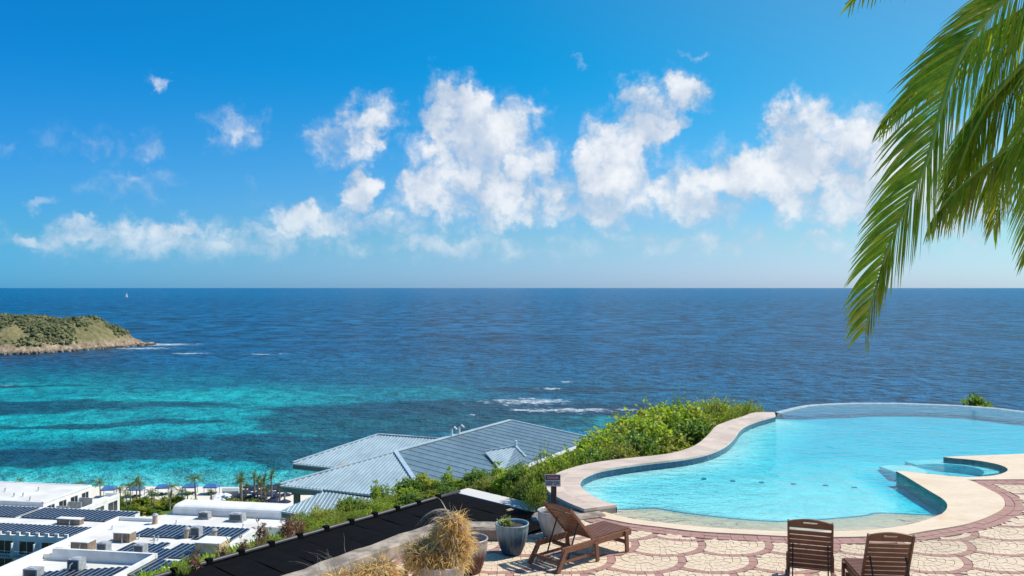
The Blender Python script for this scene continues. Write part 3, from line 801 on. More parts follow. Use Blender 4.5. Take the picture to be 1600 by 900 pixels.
M_TAN = mat('tan_render', (.43, .33, .23), .85, scale=.8, coords='world')
M_CREAM = mat('cream_render', (.62, .47, .28), .85, scale=.8, coords='world')
M_SHADE = mat('painted_recess_shade', (.10, .095, .09), .8, scale=1, coords='world')  # dark colour stands in for the shade inside window openings
GZ = -49.6
def rbox(b, a0, a1, c0, c1, z0, z1, mi=0): return b.prism([R(a0, c0), R(a1, c0), R(a1, c1), R(a0, c1)], z0, z1, mi)
def building(name, label, a, c): return thing(name, label, 'building', (*R(a, c), GZ), world=True)
def facade_windows(parent, fixed, span, along_a, z0, nfloor, pitch, fh, outward, w=1.9, h=2.0, balcony=True):
    # fixed: coordinate of the wall; windows run along the other axis; outward = +1/-1
    k = span[0]+pitch/2
    while k < span[1]:
        for fl in range(nfloor):
            zb = z0+fl*fh
            def bx(d0, d1, s0, s1, zz0, zz1):
                m_ = MB(); q0, q1 = fixed+outward*d0, fixed+outward*d1
                if along_a: rbox(m_, s0, s1, min(q0, q1), max(q0, q1), zz0, zz1)
                else: rbox(m_, min(q0, q1), max(q0, q1), s0, s1, zz0, zz1)
                return m_
            win = bx(.02, .07, k-w/2, k+w/2, zb+.15, zb+.15+h).build('window', M_SHADE, parent)
            for (o0, o1) in ((-.46, -.02), (.02, .46)): bx(.075, .10, k+o0*w, k+o1*w, zb+.22, zb+.08+h).build('pane', M_GLASSD, win)
            fr = bx(.07, .13, k-.03, k+.03, zb+.15, zb+.15+h); fr.build('frame', M_WHITE, win)
            if balcony:
                m_ = bx(.15, 1.35, k-pitch/2+.1, k+pitch/2-.1, zb-.22, zb-.06); 
                for e in np.linspace(k-pitch/2+.15, k+pitch/2-.15, 9):
                    for q in (1,):
                        s_ = bx(1.28, 1.32, e-.02, e+.02, zb-.06, zb+.95); m_.add(s_.v, s_.f)
                s_ = bx(1.25, 1.35, k-pitch/2+.1, k+pitch/2-.1, zb+.95, zb+1.02); m_.add(s_.v, s_.f)
                m_.build('balcony', M_GREYM, parent)
                bx(.15, 1.2, k+pitch/2-.09, k+pitch/2+.09, zb-.06, zb+2.3).build('divider_wall', M_WHITE, parent)
        k += pitch
ZR = -38.5
# ---- building A: the wing nearest the beach
A = building('hotel_wing', 'white flat-roofed hotel wing nearest the beach with stepped terrace windows', -40, 45)
rbox(MB(), -95, -24, 37.4, 52, GZ, ZR+.5).build('wall', M_WHITE, A)
rbox(MB(), -94.7, -24.3, 37.7, 51.7, ZR+.505, ZR+.53).build('roof', M_ROOFW, A)
pp = MB(); rbox(pp, -24.35, -23.9, 37.4, 52.1, ZR+.3, ZR+.62); rbox(pp, -95, -24.35, 51.7, 52.1, ZR+.3, ZR+.62); pp.build('roof_edge', M_WHITE, A)
lt = MB(); rbox(lt, -23.99, -20.6, 37.4, 57, GZ, ZR-2.9); lt.build('lower_terrace', M_WHITE, A)
lp = MB(); rbox(lp, -20.8, -20.55, 37.4, 57, ZR-2.9, ZR-2.2); rbox(lp, -23.9, -20.8, 56.75, 57, ZR-2.9, ZR-2.2); lp.build('terrace_parapet', M_WHITE, A)
facade_windows(A, -24.0, (37.8, 52), False, ZR-2.75, 1, 3.5, 3.0, 1, w=2.1, h=2.1, balcony=False)
for c in (41.2, 44.7, 48.2): 
    m_ = MB(); rbox(m_, -23.9, -21.0, c-.1, c+.1, ZR-2.88, ZR-1.1); m_.build('divider_wall', M_GREYM, A)
facade_windows(A, -20.55, (43, 57), False, ZR-5.9, 1, 4.6, 3.0, 1, w=3.0, h=2.3, balcony=False)
random.seed(11)
for (px, py) in [(22,777),(36,777),(60,768),(8,769),(47,783)]:
    x, y = G(px, py, ZR+.5)
    v = thing('roof_vent', 'small white vent pipe on the bare white roof nearest the beach', 'vent', (x, y, ZR+.53), group='vents on the bare white roof')
    m_ = MB().tube([(0,0,0),(0,0,.7),(.12,0,.85)], .14, 8); m_.build('pipe', M_ALU, v); MB().tube([(0,0,0),(0,0,.08)], .3, 8).build('flashing', M_WHITE, v)
# ---- building B: solar roof with balconies on the courtyard
B_ = building('hotel_wing', 'white hotel wing with solar roof and balconies facing the courtyard palms', -25, 28)
rbox(MB(), -62, -2.9, 18.5, 37.0, GZ, ZR-.3).build('wall', M_WHITE, B_)
rbox(MB(), -61.8, -3.1, 18.7, 36.8, ZR-.295, ZR-.25).build('roof', M_ROOFW, B_)
e_ = MB(); rbox(e_, -62, -2.9, 18.2, 18.6, ZR-.6, ZR-.05); e_.build('roof_edge', M_WHITE, B_)
for i in range(16):
    a = -31+i*1.85
    rbox(MB(), a, a+.7, 18.25, 18.55, ZR-.05, ZR+.5).build('parapet_stub', M_WHITE, B_)
facade_windows(B_, 18.5, (-36, -3.5), True, ZR-3.5, 1, 4.3, 3.1, -1, w=2.9, h=2.2)
facade_windows(B_, 18.5, (-36, -3.5), True, ZR-6.6, 1, 4.3, 3.1, -1, w=2.9, h=2.2)
facade_windows(B_, 18.5, (-36, -3.5), True, ZR-9.7, 1, 4.3, 3.1, -1, w=2.9, h=2.2)
# ---- building C: the wide roof in front
Cb = building('hotel_block', 'wide white hotel block with parapets, rooftop machines and solar panels', 10, 15)
rbox(MB(), -2.8, 26, 9.7, 30, GZ, ZR-.02).build('wall', M_WHITE, Cb)
rbox(MB(), 4.0, 29.5, 30.003, 38, GZ, ZR-.02).build('rear_wall', M_WHITE, Cb)
rbox(MB(), -2.8, 17.3, -14, 9.697, GZ, ZR-.85).build('front_wall', M_WHITE, Cb)
rbox(MB(), 17.303, 26, -14, 9.697, GZ, ZR-.02).build('side_wall', M_WHITE, Cb)
rbox(MB(), -2.6, 25.8, 9.9, 37.9, ZR-.018, ZR).build('roof', M_ROOFW, Cb) if False else None
r_ = MB(); rbox(r_, -2.5, 25.7, 9.9, 29.9, ZR-.015, ZR); rbox(r_, 4.2, 29.3, 29.9, 37.8, ZR-.015, ZR); rbox(r_, 17.5, 25.7, -13.8, 9.9, ZR-.015, ZR); r_.build('roof', M_ROOFW, Cb)
rbox(MB(), -2.5, 17.1, -13.8, 9.6, ZR-.845, ZR-.82).build('lower_roof', M_ROOFW, Cb)
for (a0, a1, c0, c1, z1) in [(-2.85,-2.3,-14,30.05,.62),(-2.3,4.3,29.6,30.05,.62),(-.5,17.6,9.4,9.9,1.0),(17.1,17.55,-14,9.39,.95),(25.6,26.05,-14,30,.55),(-.5,1.0,9.92,10.4,1.05)]:
    rbox(MB(), a0, a1, c0, c1, ZR-.9, ZR+z1).build('parapet', M_WHITE, Cb)
# rounded white roof block along the back
def vault():
    b = MB(); prof = [(35.0, 0), (35.0, 1.15), (35.25, 1.5), (35.8, 1.72), (36.8, 1.8), (39.5, 1.8), (39.5, 0)]; As = [5.0, 5.25, 29.0]
    for i, a in enumerate(As):
        for (c, z) in prof:
            zz = z*(.78 if i == 0 else 1); p = R(a, c+(.2 if i == 0 else 0)); b.v.append((*p, ZR+.002+zz))
    n = len(prof)
    for i in range(2):
        for k in range(n-1): b.f.append((i*n+k, (i+1)*n+k, (i+1)*n+k+1, i*n+k+1)); b.mi.append(0)
    b.f += [tuple(range(n)), tuple(2*n+k for k in reversed(range(n)))]; b.mi += [0, 0]
    b.build('vaulted_roof', M_WHITE, Cb)
vault()
# ---- solar arrays: rows of tilted panels
def solar(label, a0, a1, c0, c1, z, skew=0.0, holes=()):
    t = thing('solar_array', label, 'solar panels', (*R((a0+a1)/2, (c0+c1)/2), z), world=True)
    a = a0; pitch = .92; i = 0
    while a+.8 <= a1:
        segs = [(c0+skew*i, c1+skew*i)]
        for (ha0, ha1, hc0, hc1) in holes:
            if ha0 < a+.4 < ha1:
                ns = []
                for (s0, s1) in segs:
                    if hc1 <= s0 or hc0 >= s1: ns.append((s0, s1)); continue
                    if hc0 > s0+.5: ns.append((s0, hc0))
                    if hc1 < s1-.5: ns.append((hc1, s1))
                segs = ns
        for (s0, s1) in segs:
            if s1-s0 < 1.2: continue
            m_ = MB(); P = [R(a, s0), R(a+.78, s0), R(a+.78, s1), R(a, s1)]; zl, zh = z+.22, z+.34
            vs = [(*P[0], zh), (*P[1], zl), (*P[2], zl), (*P[3], zh)]
            m_.add(vs+[(x, y, q-.05) for x, y, q in vs], [(0,1,2,3),(7,6,5,4),(0,4,5,1),(1,5,6,2),(2,6,7,3),(3,7,4,0)], 0)
            n = max(1, int((s1-s0)/3.4)); 
            for q in range(n+1):
                c = s0+(s1-s0-.03)*q/n; p0, p1, p2, p3 = R(a, c), R(a+.78, c), R(a+.78, c+.03), R(a, c+.03)
                m_.add([(*p0, zh+.006), (*p1, zl+.006), (*p2, zl+.006), (*p3, zh+.006)], [(0,1,2,3)], 1)
            for (e0, e1, zz0, zz1) in ((-.02, .05, zh, zh), (.73, .80, zl, zl)):
                rbox(m_, a+e0, a+e1, s0, s1, zz0-.05, zz1+.012, 1)
            for c in (s0+.2, s1-.2):
                rbox(m_, a+.05, a+.10, c, c+.06, z, zh-.06, 1)
            m_.build('panel_row', [M_SOLAR, M_ALU], t)
        a += pitch; i += 1
solar('long rear solar array on the wing with the courtyard balconies', -58, -1.2, 28.9, 35.6, ZR-.25, 0, [(-23.5,-22,28,36)])
solar('front solar array above the courtyard balconies', -58, -3.3, 19.4, 24.6, ZR-.25, 0, ())
solar('solar array behind the two grey roof cabinets, beside the stub chimneys', 6.3, 25.2, 20.6, 27.6, ZR, 0, [(15.6,17.6,20,23.0),(20.4,21.6,20,23.0),(6,8.2,25,28)])
solar('broad solar array along the right parapet in the middle of the wide roof', 9.0, 25.2, 2.0, 17.6, ZR, 0, [(13,15.6,10.2,12.6),(15.6,17.3,14.5,17.6),(8.9,17.6,-2,10.2),(9,13.4,16.6,18),(19.2,21.4,9,10.6),(21,23.6,5.5,7)])
solar('solar array on the lowered front roof behind a parapet', 1.6, 16.6, -12, 3.0, ZR-.82, .35, ())
# ---- rooftop machines
def ac_unit(label, a, c, z, w=1.7, d=1.5, h=1.5, pad=True, duct=False):
    t = thing('air_conditioner', label, 'air conditioner', (*R(a, c), z), RANG)
    if pad: MB().box((0, 0, .12), (w*1.15, d*1.15, .24)).build('plinth', M_GREYM, t)
    MB().box((0, 0, .24+h/2), (w, d, h)).build('cabinet', M_GREYM, t, bevel=.03)
    MB().box((-.0, -d/2-.012, .24+h*.5), (w*.78, .02, h*.74)).build('front_grille', M_DGREY, t)
    MB().box((-w/2-.012, 0, .24+h*.5), (.02, d*.74, h*.74)).build('side_grille', M_DGREY, t)
    MB().tube([(0, 0, .24+h), (0, 0, .24+h+.10)], min(w, d)*.36, 14).build('fan_cowl', M_ALU, t)
    if duct:
        MB().tube([(.1, -d/2-.1, 1.4), (-.2, -d/2-.35, 1.1), (-.25, -d/2-.4, .6), (-.7, -d/2-.6, .45), (-.75, -d/2-.7, 0)], .11, 8).build('pipe', M_ALU, t)
    return t
ac_unit('grey air conditioner between two brown roof cabinets and a solar array', 7.1, 11.6, ZR)
ac_unit('grey air conditioner in a notch of the broad solar array', 13.6, 11.6, ZR)
ac_unit('grey air conditioner with white bent pipe on the lowered front roof', 6.6, 5.6, ZR-.82, 2.0, 1.8, 1.6, True, True)
ac_unit('half-seen grey air conditioner at the front edge of the lowered roof', 2.4, 1.5, ZR-.82, 2.4, 1.6, 1.2)
ac_unit('grey air conditioner beside a stub chimney among panels', 17.2, 22.4, ZR, 1.6, 1.4, 1.5)
ac_unit('small grey air conditioner before the rounded white roof, nearer the palms', 12.6, 33.4, ZR, 2.0, 1.4, 1.0)
ac_unit('larger grey air conditioner before the rounded white roof, beside the right parapet', 19.4, 32.8, ZR, 2.6, 1.7, 1.2)
def cabinet(label, a, c, z, w, d, h):
    t = thing('roof_cabinet', label, 'roof cabinet', (*R(a, c), z), RANG)
    MB().box((0, 0, h/2), (w, d, h)).build('body', M_BROWN, t)
    MB().box((0, 0, h+.06), (w+.15, d+.15, .12)).build('lid', M_WHITE, t)
    for i in range(4):
        MB().box((-w/2+w*(i+.5)/4, -d/2-.02, h*.5), (.08, .05, h*.9)).build('batten', M_TAN, t)
    MB().tube([(w*.1, -d/2-.1, h*.9), (w*.1, -d/2-.3, h*.5), (w*.12, -d/2-.35, 0)], .1, 8).build('pipe', M_ALU, t)
cabinet('brown panelled roof cabinet next to the cross parapet', 3.0, 12.2, ZR, 3.0, 2.2, 1.6)
cabinet('brown panelled roof cabinet with open white pipes near the rear parapet', 6.4, 18.2, ZR, 3.0, 1.9, 1.5)
cabinet('long low brown roof cabinet between the two solar arrays by the courtyard', -10.2, 26.8, ZR-.25, 4.6, 1.2, 1.0)
for (a, c, lab) in [(15.9, 21.4, 'round brown stub chimney beside the grey cabinet'), (21.0, 21.4, 'round brown stub chimney beside the satellite dishes'), (5.5, 28.6, 'low grey stub chimney at the rear parapet corner')]:
    t = thing('stub_chimney', lab, 'chimney', (*R(a, c), ZR))
    MB().tube([(0,0,0),(0,0,1.5)], [.5, .42], 14).build('stack', M_TAN, t); MB().tube([(0,0,1.5),(0,0,1.62),(0,0,1.9)], [.6, .6, .3], 14).build('cowl', M_GREYM, t)
for (a, c, s, lab) in [(22.0, 18.9, 1.0, 'white satellite dish nearer the stub chimney'), (23.1, 18.7, .9, 'white satellite dish nearer the cream roof tower')]:
    t = thing('satellite_dish', lab, 'satellite dish', (*R(a, c), ZR), rad(-20))
    MB().tube([(0,0,0),(0,0,1.1*s)], .05, 8).build('mast', M_ALU, t)
    d = MB(); n = 16
    for (rr, dp) in ((.02, .0), (.3, .03), (.55, .12)):
        for k in range(n): d.v.append((rr*s*math.cos(2*math.pi*k/n), -.25-(-dp), 1.15*s+rr*s*math.sin(2*math.pi*k/n)))
    for i in range(2):
        for k in range(n): d.f.append((i*n+k, i*n+(k+1) % n, (i+1)*n+(k+1) % n, (i+1)*n+k)); d.mi.append(0)
    d.build('reflector', M_WHITE, t); MB().bar((0, -.2, .7*s), (0, -.75, 1.1*s), .04, .04).build('feed_arm', M_GREYM, t)
t = thing('stair_tower', 'cream stair tower with white flat top behind the brown dead plants', 'tower', (*R(24.4, 14.5), ZR), world=True)
rbox(MB(), 22.4, 26.6, 12.6, 16.2, ZR+.002, ZR+2.0).build('wall', M_CREAM, t); rbox(MB(), 22.3, 26.7, 12.5, 16.3, ZR+2.0, ZR+2.15).build('cap', M_WHITE, t)
random.seed(4)
for k in range(9):
    a, c = random.choice([(0.5, 24), (1.5, 27), (3.5, 22), (8.6, 19.0), (11.5, 18.6), (10.0, 29), (22.5, 29), (0, 15), (25, 33)]); a += random.uniform(-.8, .8); c += random.uniform(-.8, .8)
    v = thing('roof_vent', 'small white vent pipe on the wide machine-covered roof', 'vent', (*R(a, c), ZR), group='vents on the wide roof')
    MB().tube([(0,0,0),(0,0,.6),(.1,0,.75)], .12, 8).build('pipe', M_ALU, v); MB().tube([(0,0,0),(0,0,.08)], .28, 8).build('flashing', M_WHITE, v)

# grey garden walls by the beach
t = tag(MB().prism([G(*p, GZ) for p in [(347,783),(373,783),(373,778),(347,778)]], GZ, GZ+2.4).build('garden_wall', M_GREYM, origin=(*G(360, 781, GZ), GZ)), 'grey garden wall box behind the white parasols', 'wall')
struct(MB().prism([G(*p, GZ) for p in [(300,803),(345,776),(352,776),(325,805)]], GZ-.3, GZ+.06).build('footpath', mat('path_concrete', (.55, .48, .40), .9, scale=.6, coords='world')))

# ============================================================ HOUSE WITH BLUE-GREY METAL ROOF
house = thing('hillside_house', 'house with ribbed blue-grey metal roofs below the shrub-lined slope', 'house', (-6, 58, -16), world=True)
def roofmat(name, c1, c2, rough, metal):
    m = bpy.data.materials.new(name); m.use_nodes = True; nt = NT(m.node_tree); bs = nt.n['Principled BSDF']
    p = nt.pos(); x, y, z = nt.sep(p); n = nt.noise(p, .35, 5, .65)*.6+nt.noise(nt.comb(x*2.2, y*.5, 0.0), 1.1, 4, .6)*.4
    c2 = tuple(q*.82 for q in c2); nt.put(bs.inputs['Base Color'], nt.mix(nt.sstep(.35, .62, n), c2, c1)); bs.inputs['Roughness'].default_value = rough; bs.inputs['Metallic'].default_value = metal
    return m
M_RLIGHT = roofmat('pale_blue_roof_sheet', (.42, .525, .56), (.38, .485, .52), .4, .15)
M_RDARK = roofmat('darker_blue_roof_sheet', (.205, .29, .33), (.18, .26, .30), .4, .25)  # darker tone for the main slope right of the ridge only
M_RRIB = roofmat('mid_blue_roof_seam', (.29, .38, .42), (.26, .35, .39), .4, .2)
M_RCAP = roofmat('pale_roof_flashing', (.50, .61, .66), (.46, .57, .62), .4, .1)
def H(px, py, h):      # a point h metres below the eye
    d = F*h/(py-450); return Vector(((px-800)/F*d, d, ZC-h))
RD = Vector((.495, .869, 0)); RP = Vector((.869, -.495, 0))
def roof_face(pts, ribdir, pitch, material, name='roof_plane', rib=True, rw=.05, rh=.05, thick=.10, off=0.0, ribmat=None):
    # flat sheet from a planar polygon with raised ribs laid down the slope
    P = [Vector(p) for p in pts]; n = (P[1]-P[0]).cross(P[2]-P[0]).normalized()
    if n.z < 0: n = -n
    o = P[0]; e1 = Vector(ribdir) - n*Vector(ribdir).dot(n); e1.normalize(); e2 = n.cross(e1)
    Q = [((p-o).dot(e2), (p-o).dot(e1)) for p in P]
    back = lambda a, c, h: tuple(o+e2*a+e1*c+n*h)
    b = MB(); k = len(P); tri = tessellate_polygon([[Vector((a, c, 0)) for a, c in Q]])
    b.v = [back(a, c, 0) for a, c in Q]+[back(a, c, -thick) for a, c in Q]
    for t in tri: b.f += [tuple(t), tuple(k+i for i in t)]; b.mi += [0, 0]
    for i in range(k): j = (i+1) % k; b.f.append((i, j, k+j, k+i)); b.mi.append(0)
    face = b.build(name, material, house)
    if rib:
        a = min(q[0] for q in Q)+off+pitch*.5; amax = max(q[0] for q in Q)
        while a < amax:
            xs = []
            for i in range(k):
                (a0, c0), (a1, c1) = Q[i], Q[(i+1) % k]
                if (a0 > a) != (a1 > a): xs.append(c0+(c1-c0)*(a-a0)/(a1-a0))
            xs.sort()
            for q in range(0, len(xs)-1, 2):
                if xs[q+1]-xs[q] > .3:
                    m_ = MB(); c0, c1 = xs[q]+.02, xs[q+1]+.03
                    vs = [back(a+s_*w, c, h) for c in (c0, c1) for (s_, w, h) in ((-1, rw, 0.001), (-1, rw*.5, rh), (1, rw*.5, rh), (1, rw, 0.001))]
                    m_.add(vs, [(0,1,5,4),(1,2,6,5),(2,3,7,6),(0,3,2,1),(4,5,6,7)]); m_.build('roof_rib', ribmat or material, face)
            a += pitch
    return face
def cap(a, b2, w=.16, name='ridge_cap'):
    a, b2 = Vector(a)+Vector((0, 0, .07)), Vector(b2)+Vector((0, 0, .07)); MB().bar(a, b2, w*2, .06).build(name, M_RCAP, house)
# main roof
A0 = H(618, 707, 11.0); B0 = H(798, 658, 11.0)
def onplane(px, py, P0, n): # intersection of a photo ray with a plane
    dv = Vector(((px-800)/F, 1, -(py-450)/F)); cpos = Vector((0, 0, ZC)); t = (P0-cpos).dot(n)/dv.dot(n); return cpos+dv*t
B0 = Vector((A0.x+RD.x*(B0-A0).dot(RD), A0.y+RD.y*(B0-A0).dot(RD), A0.z))
Ldrop = 7.6; slope = .11
E_far = B0+RP*Ldrop+Vector((0, 0, -Ldrop*slope)); nd_ = (B0-A0).cross(E_far-A0)
hipP = onplane(645, 747, A0, nd_); hipE = A0+(hipP-A0)*(Ldrop/(hipP-A0).dot(RP))
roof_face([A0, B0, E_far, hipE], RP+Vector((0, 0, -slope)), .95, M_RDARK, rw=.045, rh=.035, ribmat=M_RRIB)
cap(A0, B0)
# light hip end, left side: shares the hip line
F0 = H(438, 758, 11.85); n_ = (F0-A0).cross(hipE-A0); F1 = onplane(505, 765.3, A0, n_)
EAVE_END = Vector((hipE.x, hipE.y, hipE.z)); RIBD = Vector((-.17, -1, 0))
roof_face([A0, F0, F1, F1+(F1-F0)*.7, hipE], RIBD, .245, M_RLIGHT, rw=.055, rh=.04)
cap(A0, hipE, .14, 'hip_cap'); cap(A0, F0, .10, 'hip_cap')
# lower roof in front
L0 = F1+Vector((0, 0, -.12)); L1 = H(440, 798, ZC-F1.z+.85); L2 = onplane(502, 808, L1, Vector((0, 0, 1))); n2_ = (L1-L0).cross(L2-L0)
L3 = L2+(L2-L1)*2.2; L4 = L0+(L2-L1)*2.2
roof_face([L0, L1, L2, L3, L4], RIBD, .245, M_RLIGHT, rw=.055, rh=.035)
# rear-left roof
S0 = H(591, 680, 11.3); S1 = H(688, 686.5, 11.3); S2 = H(458, 724, 12.2); n3_ = (S2-S0).cross(S1-S0); S3 = onplane(531, 731.5, S0, n3_)
sdir = (S1-S0).normalized(); S3e = S3+(S3-S2).normalized()*3.2; S1e = S1+sdir*.1
print('HOUSE', [tuple(round(c, 2) for c in v) for v in (A0, B0, E_far, hipE, F0, F1, L1, L2, S0, S1, S2, S3)])
roof_face([S0, S2, S3, S3e, S1e], RIBD, .26, M_RLIGHT, rw=.055, rh=.04)
cap(S0, S1e, .12); cap(S0, S2, .10, 'hip_cap')
Pb = S2+RD*10; roof_face([S0, S2, Pb], RD, .5, M_RLIGHT, rib=False); roof_face([S0, Pb, S1e+RD*7+Vector((0, 0, -2.2)), S1e], RD, .5, M_RLIGHT, rib=False)
# small dormer on the dark slope
d0 = onplane(757, 710.5, A0, nd_)+Vector((0, 0, .18)); d1 = onplane(806, 711.5, A0, nd_)+Vector((0, 0, .55)); d2 = onplane(822, 724, A0, nd_)+Vector((0, 0, .35)); d3 = onplane(785, 742, A0, nd_)+Vector((0, 0, .10))
roof_face([d0, d1, d3], -RD, .25, M_RLIGHT, 'dormer_roof', rw=.045, rh=.035, thick=.05); roof_face([d1, d2, d3], RP, .25, M_RLIGHT, 'dormer_roof', rw=.045, rh=.035, thick=.05)
cap(d0, d1, .06); cap(d1, d2, .07); MB().tube([d1, d1+Vector((0, 0, .45))], .09, 8).build('vent_pipe', M_WHITE, house)
for (px, py) in ((706, 683), (718, 680)):
    q = onplane(px, py, A0, nd_); q = A0+RD*((q-A0).dot(RD))
    MB().tube([q, q+Vector((0, 0, .55)), q+Vector((.2, -.1, .72)), q+Vector((.38, -.18, .55))], .08, 8).build('vent_pipe', M_WHITE, house)
# fascias, walls, posts and windows under the eaves
def fascia(a, b2, h=.28, off=(0, 0, 0)):
    a, b2 = Vector(a), Vector(b2); MB().bar(a+Vector((0, 0, -.13-h/2)), b2+Vector((0, 0, -.13-h/2)), .06, h).build('fascia', M_TAN, house)
    g = MB(); g.bar(a+Vector((0, -.06, -.07)), b2+Vector((0, -.06, -.07)), .10, .10); g.build('gutter', M_WHITE, house)
for (a, c) in ((F0, F1), (S2, S3), (L1, L2), (L2, L3), (S3, S3e)): fascia(a, c)
MB().bar(E_far+Vector((.05, 0, -.1)), hipE+Vector((.05, 0, -.1)), .08, .22).build('fascia', M_WHITE, house)
MB().bar(B0+RD*.05+Vector((0, 0, .03)), E_far+RD*.05+Vector((0, 0, .03)), .16, .10).build('rake_trim', M_RCAP, house)
def wallbox(p0, p1, depth, z0, z1, name='wall', material=None):
    a, c = Vector((p0[0], p0[1], 0)), Vector((p1[0], p1[1], 0)); d = (c-a).normalized(); nrm = Vector((-d.y, d.x, 0))
    q = [a, c, c+nrm*depth, a+nrm*depth]; MB().prism([(v.x, v.y) for v in q], z0, z1).build(name, material or M_TAN, house)
# rear-left room
sA = S2+Vector((1.6, 1.2, 0)); sB = S3+Vector((3.0, 1.2, 0)); wallbox(sA, sB, 5, -18, S2.z-.25)
wd = (Vector((sB.x-sA.x, sB.y-sA.y, 0))).normalized()
def hwin(p, d, w, z0, z1):
    nrm = Vector((-d.y, d.x, 0)); a = p-nrm*.03; bb = a+d*w
    win = MB().prism([(v.x, v.y) for v in (a, bb, bb+nrm*.05, a+nrm*.05)], z0, z1).build('window', M_WHITE, house)
    a2 = a-nrm*.02; k = w/2
    for s_ in range(2):
        q0 = a2+d*(s_*k+.06); q1 = a2+d*(s_*k+k-.06)
        MB().prism([(v.x, v.y) for v in (q0, q1, q1+nrm*.015, q0+nrm*.015)], z0+.07, z1-.07).build('pane', M_GLASSD, win)
hwin(Vector((sA.x, sA.y, 0))+wd*1.2, wd, 1.6, S2.z-1.9, S2.z-.55)
# porch under the main hip: posts, beam, recessed wall
fA = F0+Vector((1.2, 1.5, 0)); fB = F1+Vector((3.5, 2.5, 0)); fd = Vector((fB.x-fA.x, fB.y-fA.y, 0)).normalized()
wallbox(fA+Vector((.8, 2.2, 0)), fB+Vector((0, 2.2, 0)), 5, -20, F0.z-.25)
for k in (.05, 1.3, 2.6):
    q = F0+Vector((.75, .8, 0))+fd*k; MB().box((q.x, q.y, (F0.z-.45-17)/2), (.34, .34, F0.z-.45+17)).build('post', M_TAN, house)
MB().bar(F0+Vector((.5, .8, -.62)), F0+Vector((.5, .8, -.62))+fd*4.5, .3, .3).build('beam', M_TAN, house)
hwin(Vector((fA.x+.8, fA.y+2.2, 0))+fd*.4, fd, 1.4, F0.z-2.4, F0.z-.7)
lA = L1+Vector((1.6, 1.2, 0)); lB = L2+Vector((6, .5, 0)); ld = Vector((lB.x-lA.x, lB.y-lA.y, 0)).normalized()
wallbox(lA+Vector((.6, 1.8, 0)), lB+Vector((0, 1.8, 0)), 4, -21, L1.z-.25)
for k in (.0, 1.9, 3.8):
    q = L1+Vector((.9, .6, 0))+ld*k; MB().box((q.x, q.y, (L1.z-.45-18.5)/2), (.32, .32, L1.z-.45+18.5)).build('post', M_TAN, house)
MB().bar(L1+Vector((.6, .6, -.62)), L1+Vector((.6, .6, -.62))+ld*6, .28, .3).build('beam', M_TAN, house)
hwin(Vector((lA.x+.6, lA.y+1.8, 0))+ld*.9, ld, 1.3, L1.z-2.1, L1.z-.8)
eb = hipE+RD*1.5-RP*1.0
wallbox(eb, E_far-RP*1.0-RD*.8, 4, -18, E_far.z-.2)

# ============================================================ PUMP HOUSE ROOF WITH BLACK POOL-HEATING MATS
ZP = -1.5
c0 = Vector((*G(714, 774, ZP), 0)); cl = Vector((*G(290, 895, ZP), 0)); cr = Vector((*G(852, 808, ZP), 0))
ldir = (cl-c0).normalized(); rdir = (cr-c0).normalized()
ph = thing('pump_house', 'low pump house roof covered in black pool-heating mats below the terrace', 'pump house', (c0.x, c0.y-4, ZP-1.5), world=True)
M_BLACK = mat('black_heating_mat', (.006, .006, .0065), .9, col2=(.004, .004, .0045), scale=4, coords='world', bump=.006, bscale=9, spec=.08)
corner = c0 + (-ldir)*.12
MLEN = lambda t: min(4.9, 3.75+.38*max(t, 0))
q = [c0-ldir*.55-rdir*.3, c0+ldir*12.5-rdir*.3, c0+ldir*12.5+rdir*4.95, c0+ldir*3+rdir*4.95, c0-ldir*.55+rdir*3.8]
inside = [(v.x, v.y) for v in q]
MB().prism(inside, -4.5, ZP-.06).build('wall', M_WHITE, ph)
# white roof margin along the short far edge
s0 = c0-ldir*.02; 
pl = [s0-rdir*.15, s0+rdir*3.85, s0+rdir*3.85-ldir*.62, s0-rdir*.15-ldir*.62]
MB().prism([(v.x, v.y) for v in pl], ZP-.3, ZP+.06).build('roof_margin', M_ROOFW, ph)
MB().prism([(v.x, v.y) for v in (c0-ldir*.02-rdir*.28, c0+ldir*12.45-rdir*.28, c0+ldir*12.45+rdir*4.93, c0+ldir*3+rdir*4.93, c0-ldir*.02+rdir*3.78)], ZP-.058, ZP-.02).build('roof_underlay', M_BLACK, ph)
pw = .80; k = 0
while k*pw < 12.2:
    a = c0+ldir*(k*pw+.012); c = c0+ldir*((k+1)*pw-.006)
    m_ = MB(); n = 10; o = 0
    for i in range(n+1):
        t = (MLEN(k*pw)-.1)*i/n
        for j in range(5):
            p = a.lerp(c, j/4)+rdir*(t+.10); sag = .006*math.sin(i*1.7+k*2.1)+.005*math.sin(i*.9+j+k)
            m_.v.append((p.x, p.y, ZP+.05+sag+(.0 if 0 < j < 4 else -.008)))
    for i in range(n):
        for j in range(4): m_.f.append((i*5+j, (i+1)*5+j, (i+1)*5+j+1, i*5+j+1)); m_.mi.append(0)
    m_.build('heating_mat', M_BLACK, ph, smooth=True)
    p = c0+ldir*(k*pw)
    if k: MB().box((p.x, p.y, ZP+.10), (.13, .13, .12), rz=math.atan2(ldir.y, ldir.x)).build('pipe_clamp', M_BLACK, ph)
    k += 1
hp = [c0+ldir*t for t in np.linspace(-.1, 12.3, 12)]
MB().tube([(v.x, v.y, ZP+.08) for v in hp], .055, 8).build('header_pipe', mat('grey_black_pipe', (.055, .055, .06), .5, scale=5), ph, smooth=True)

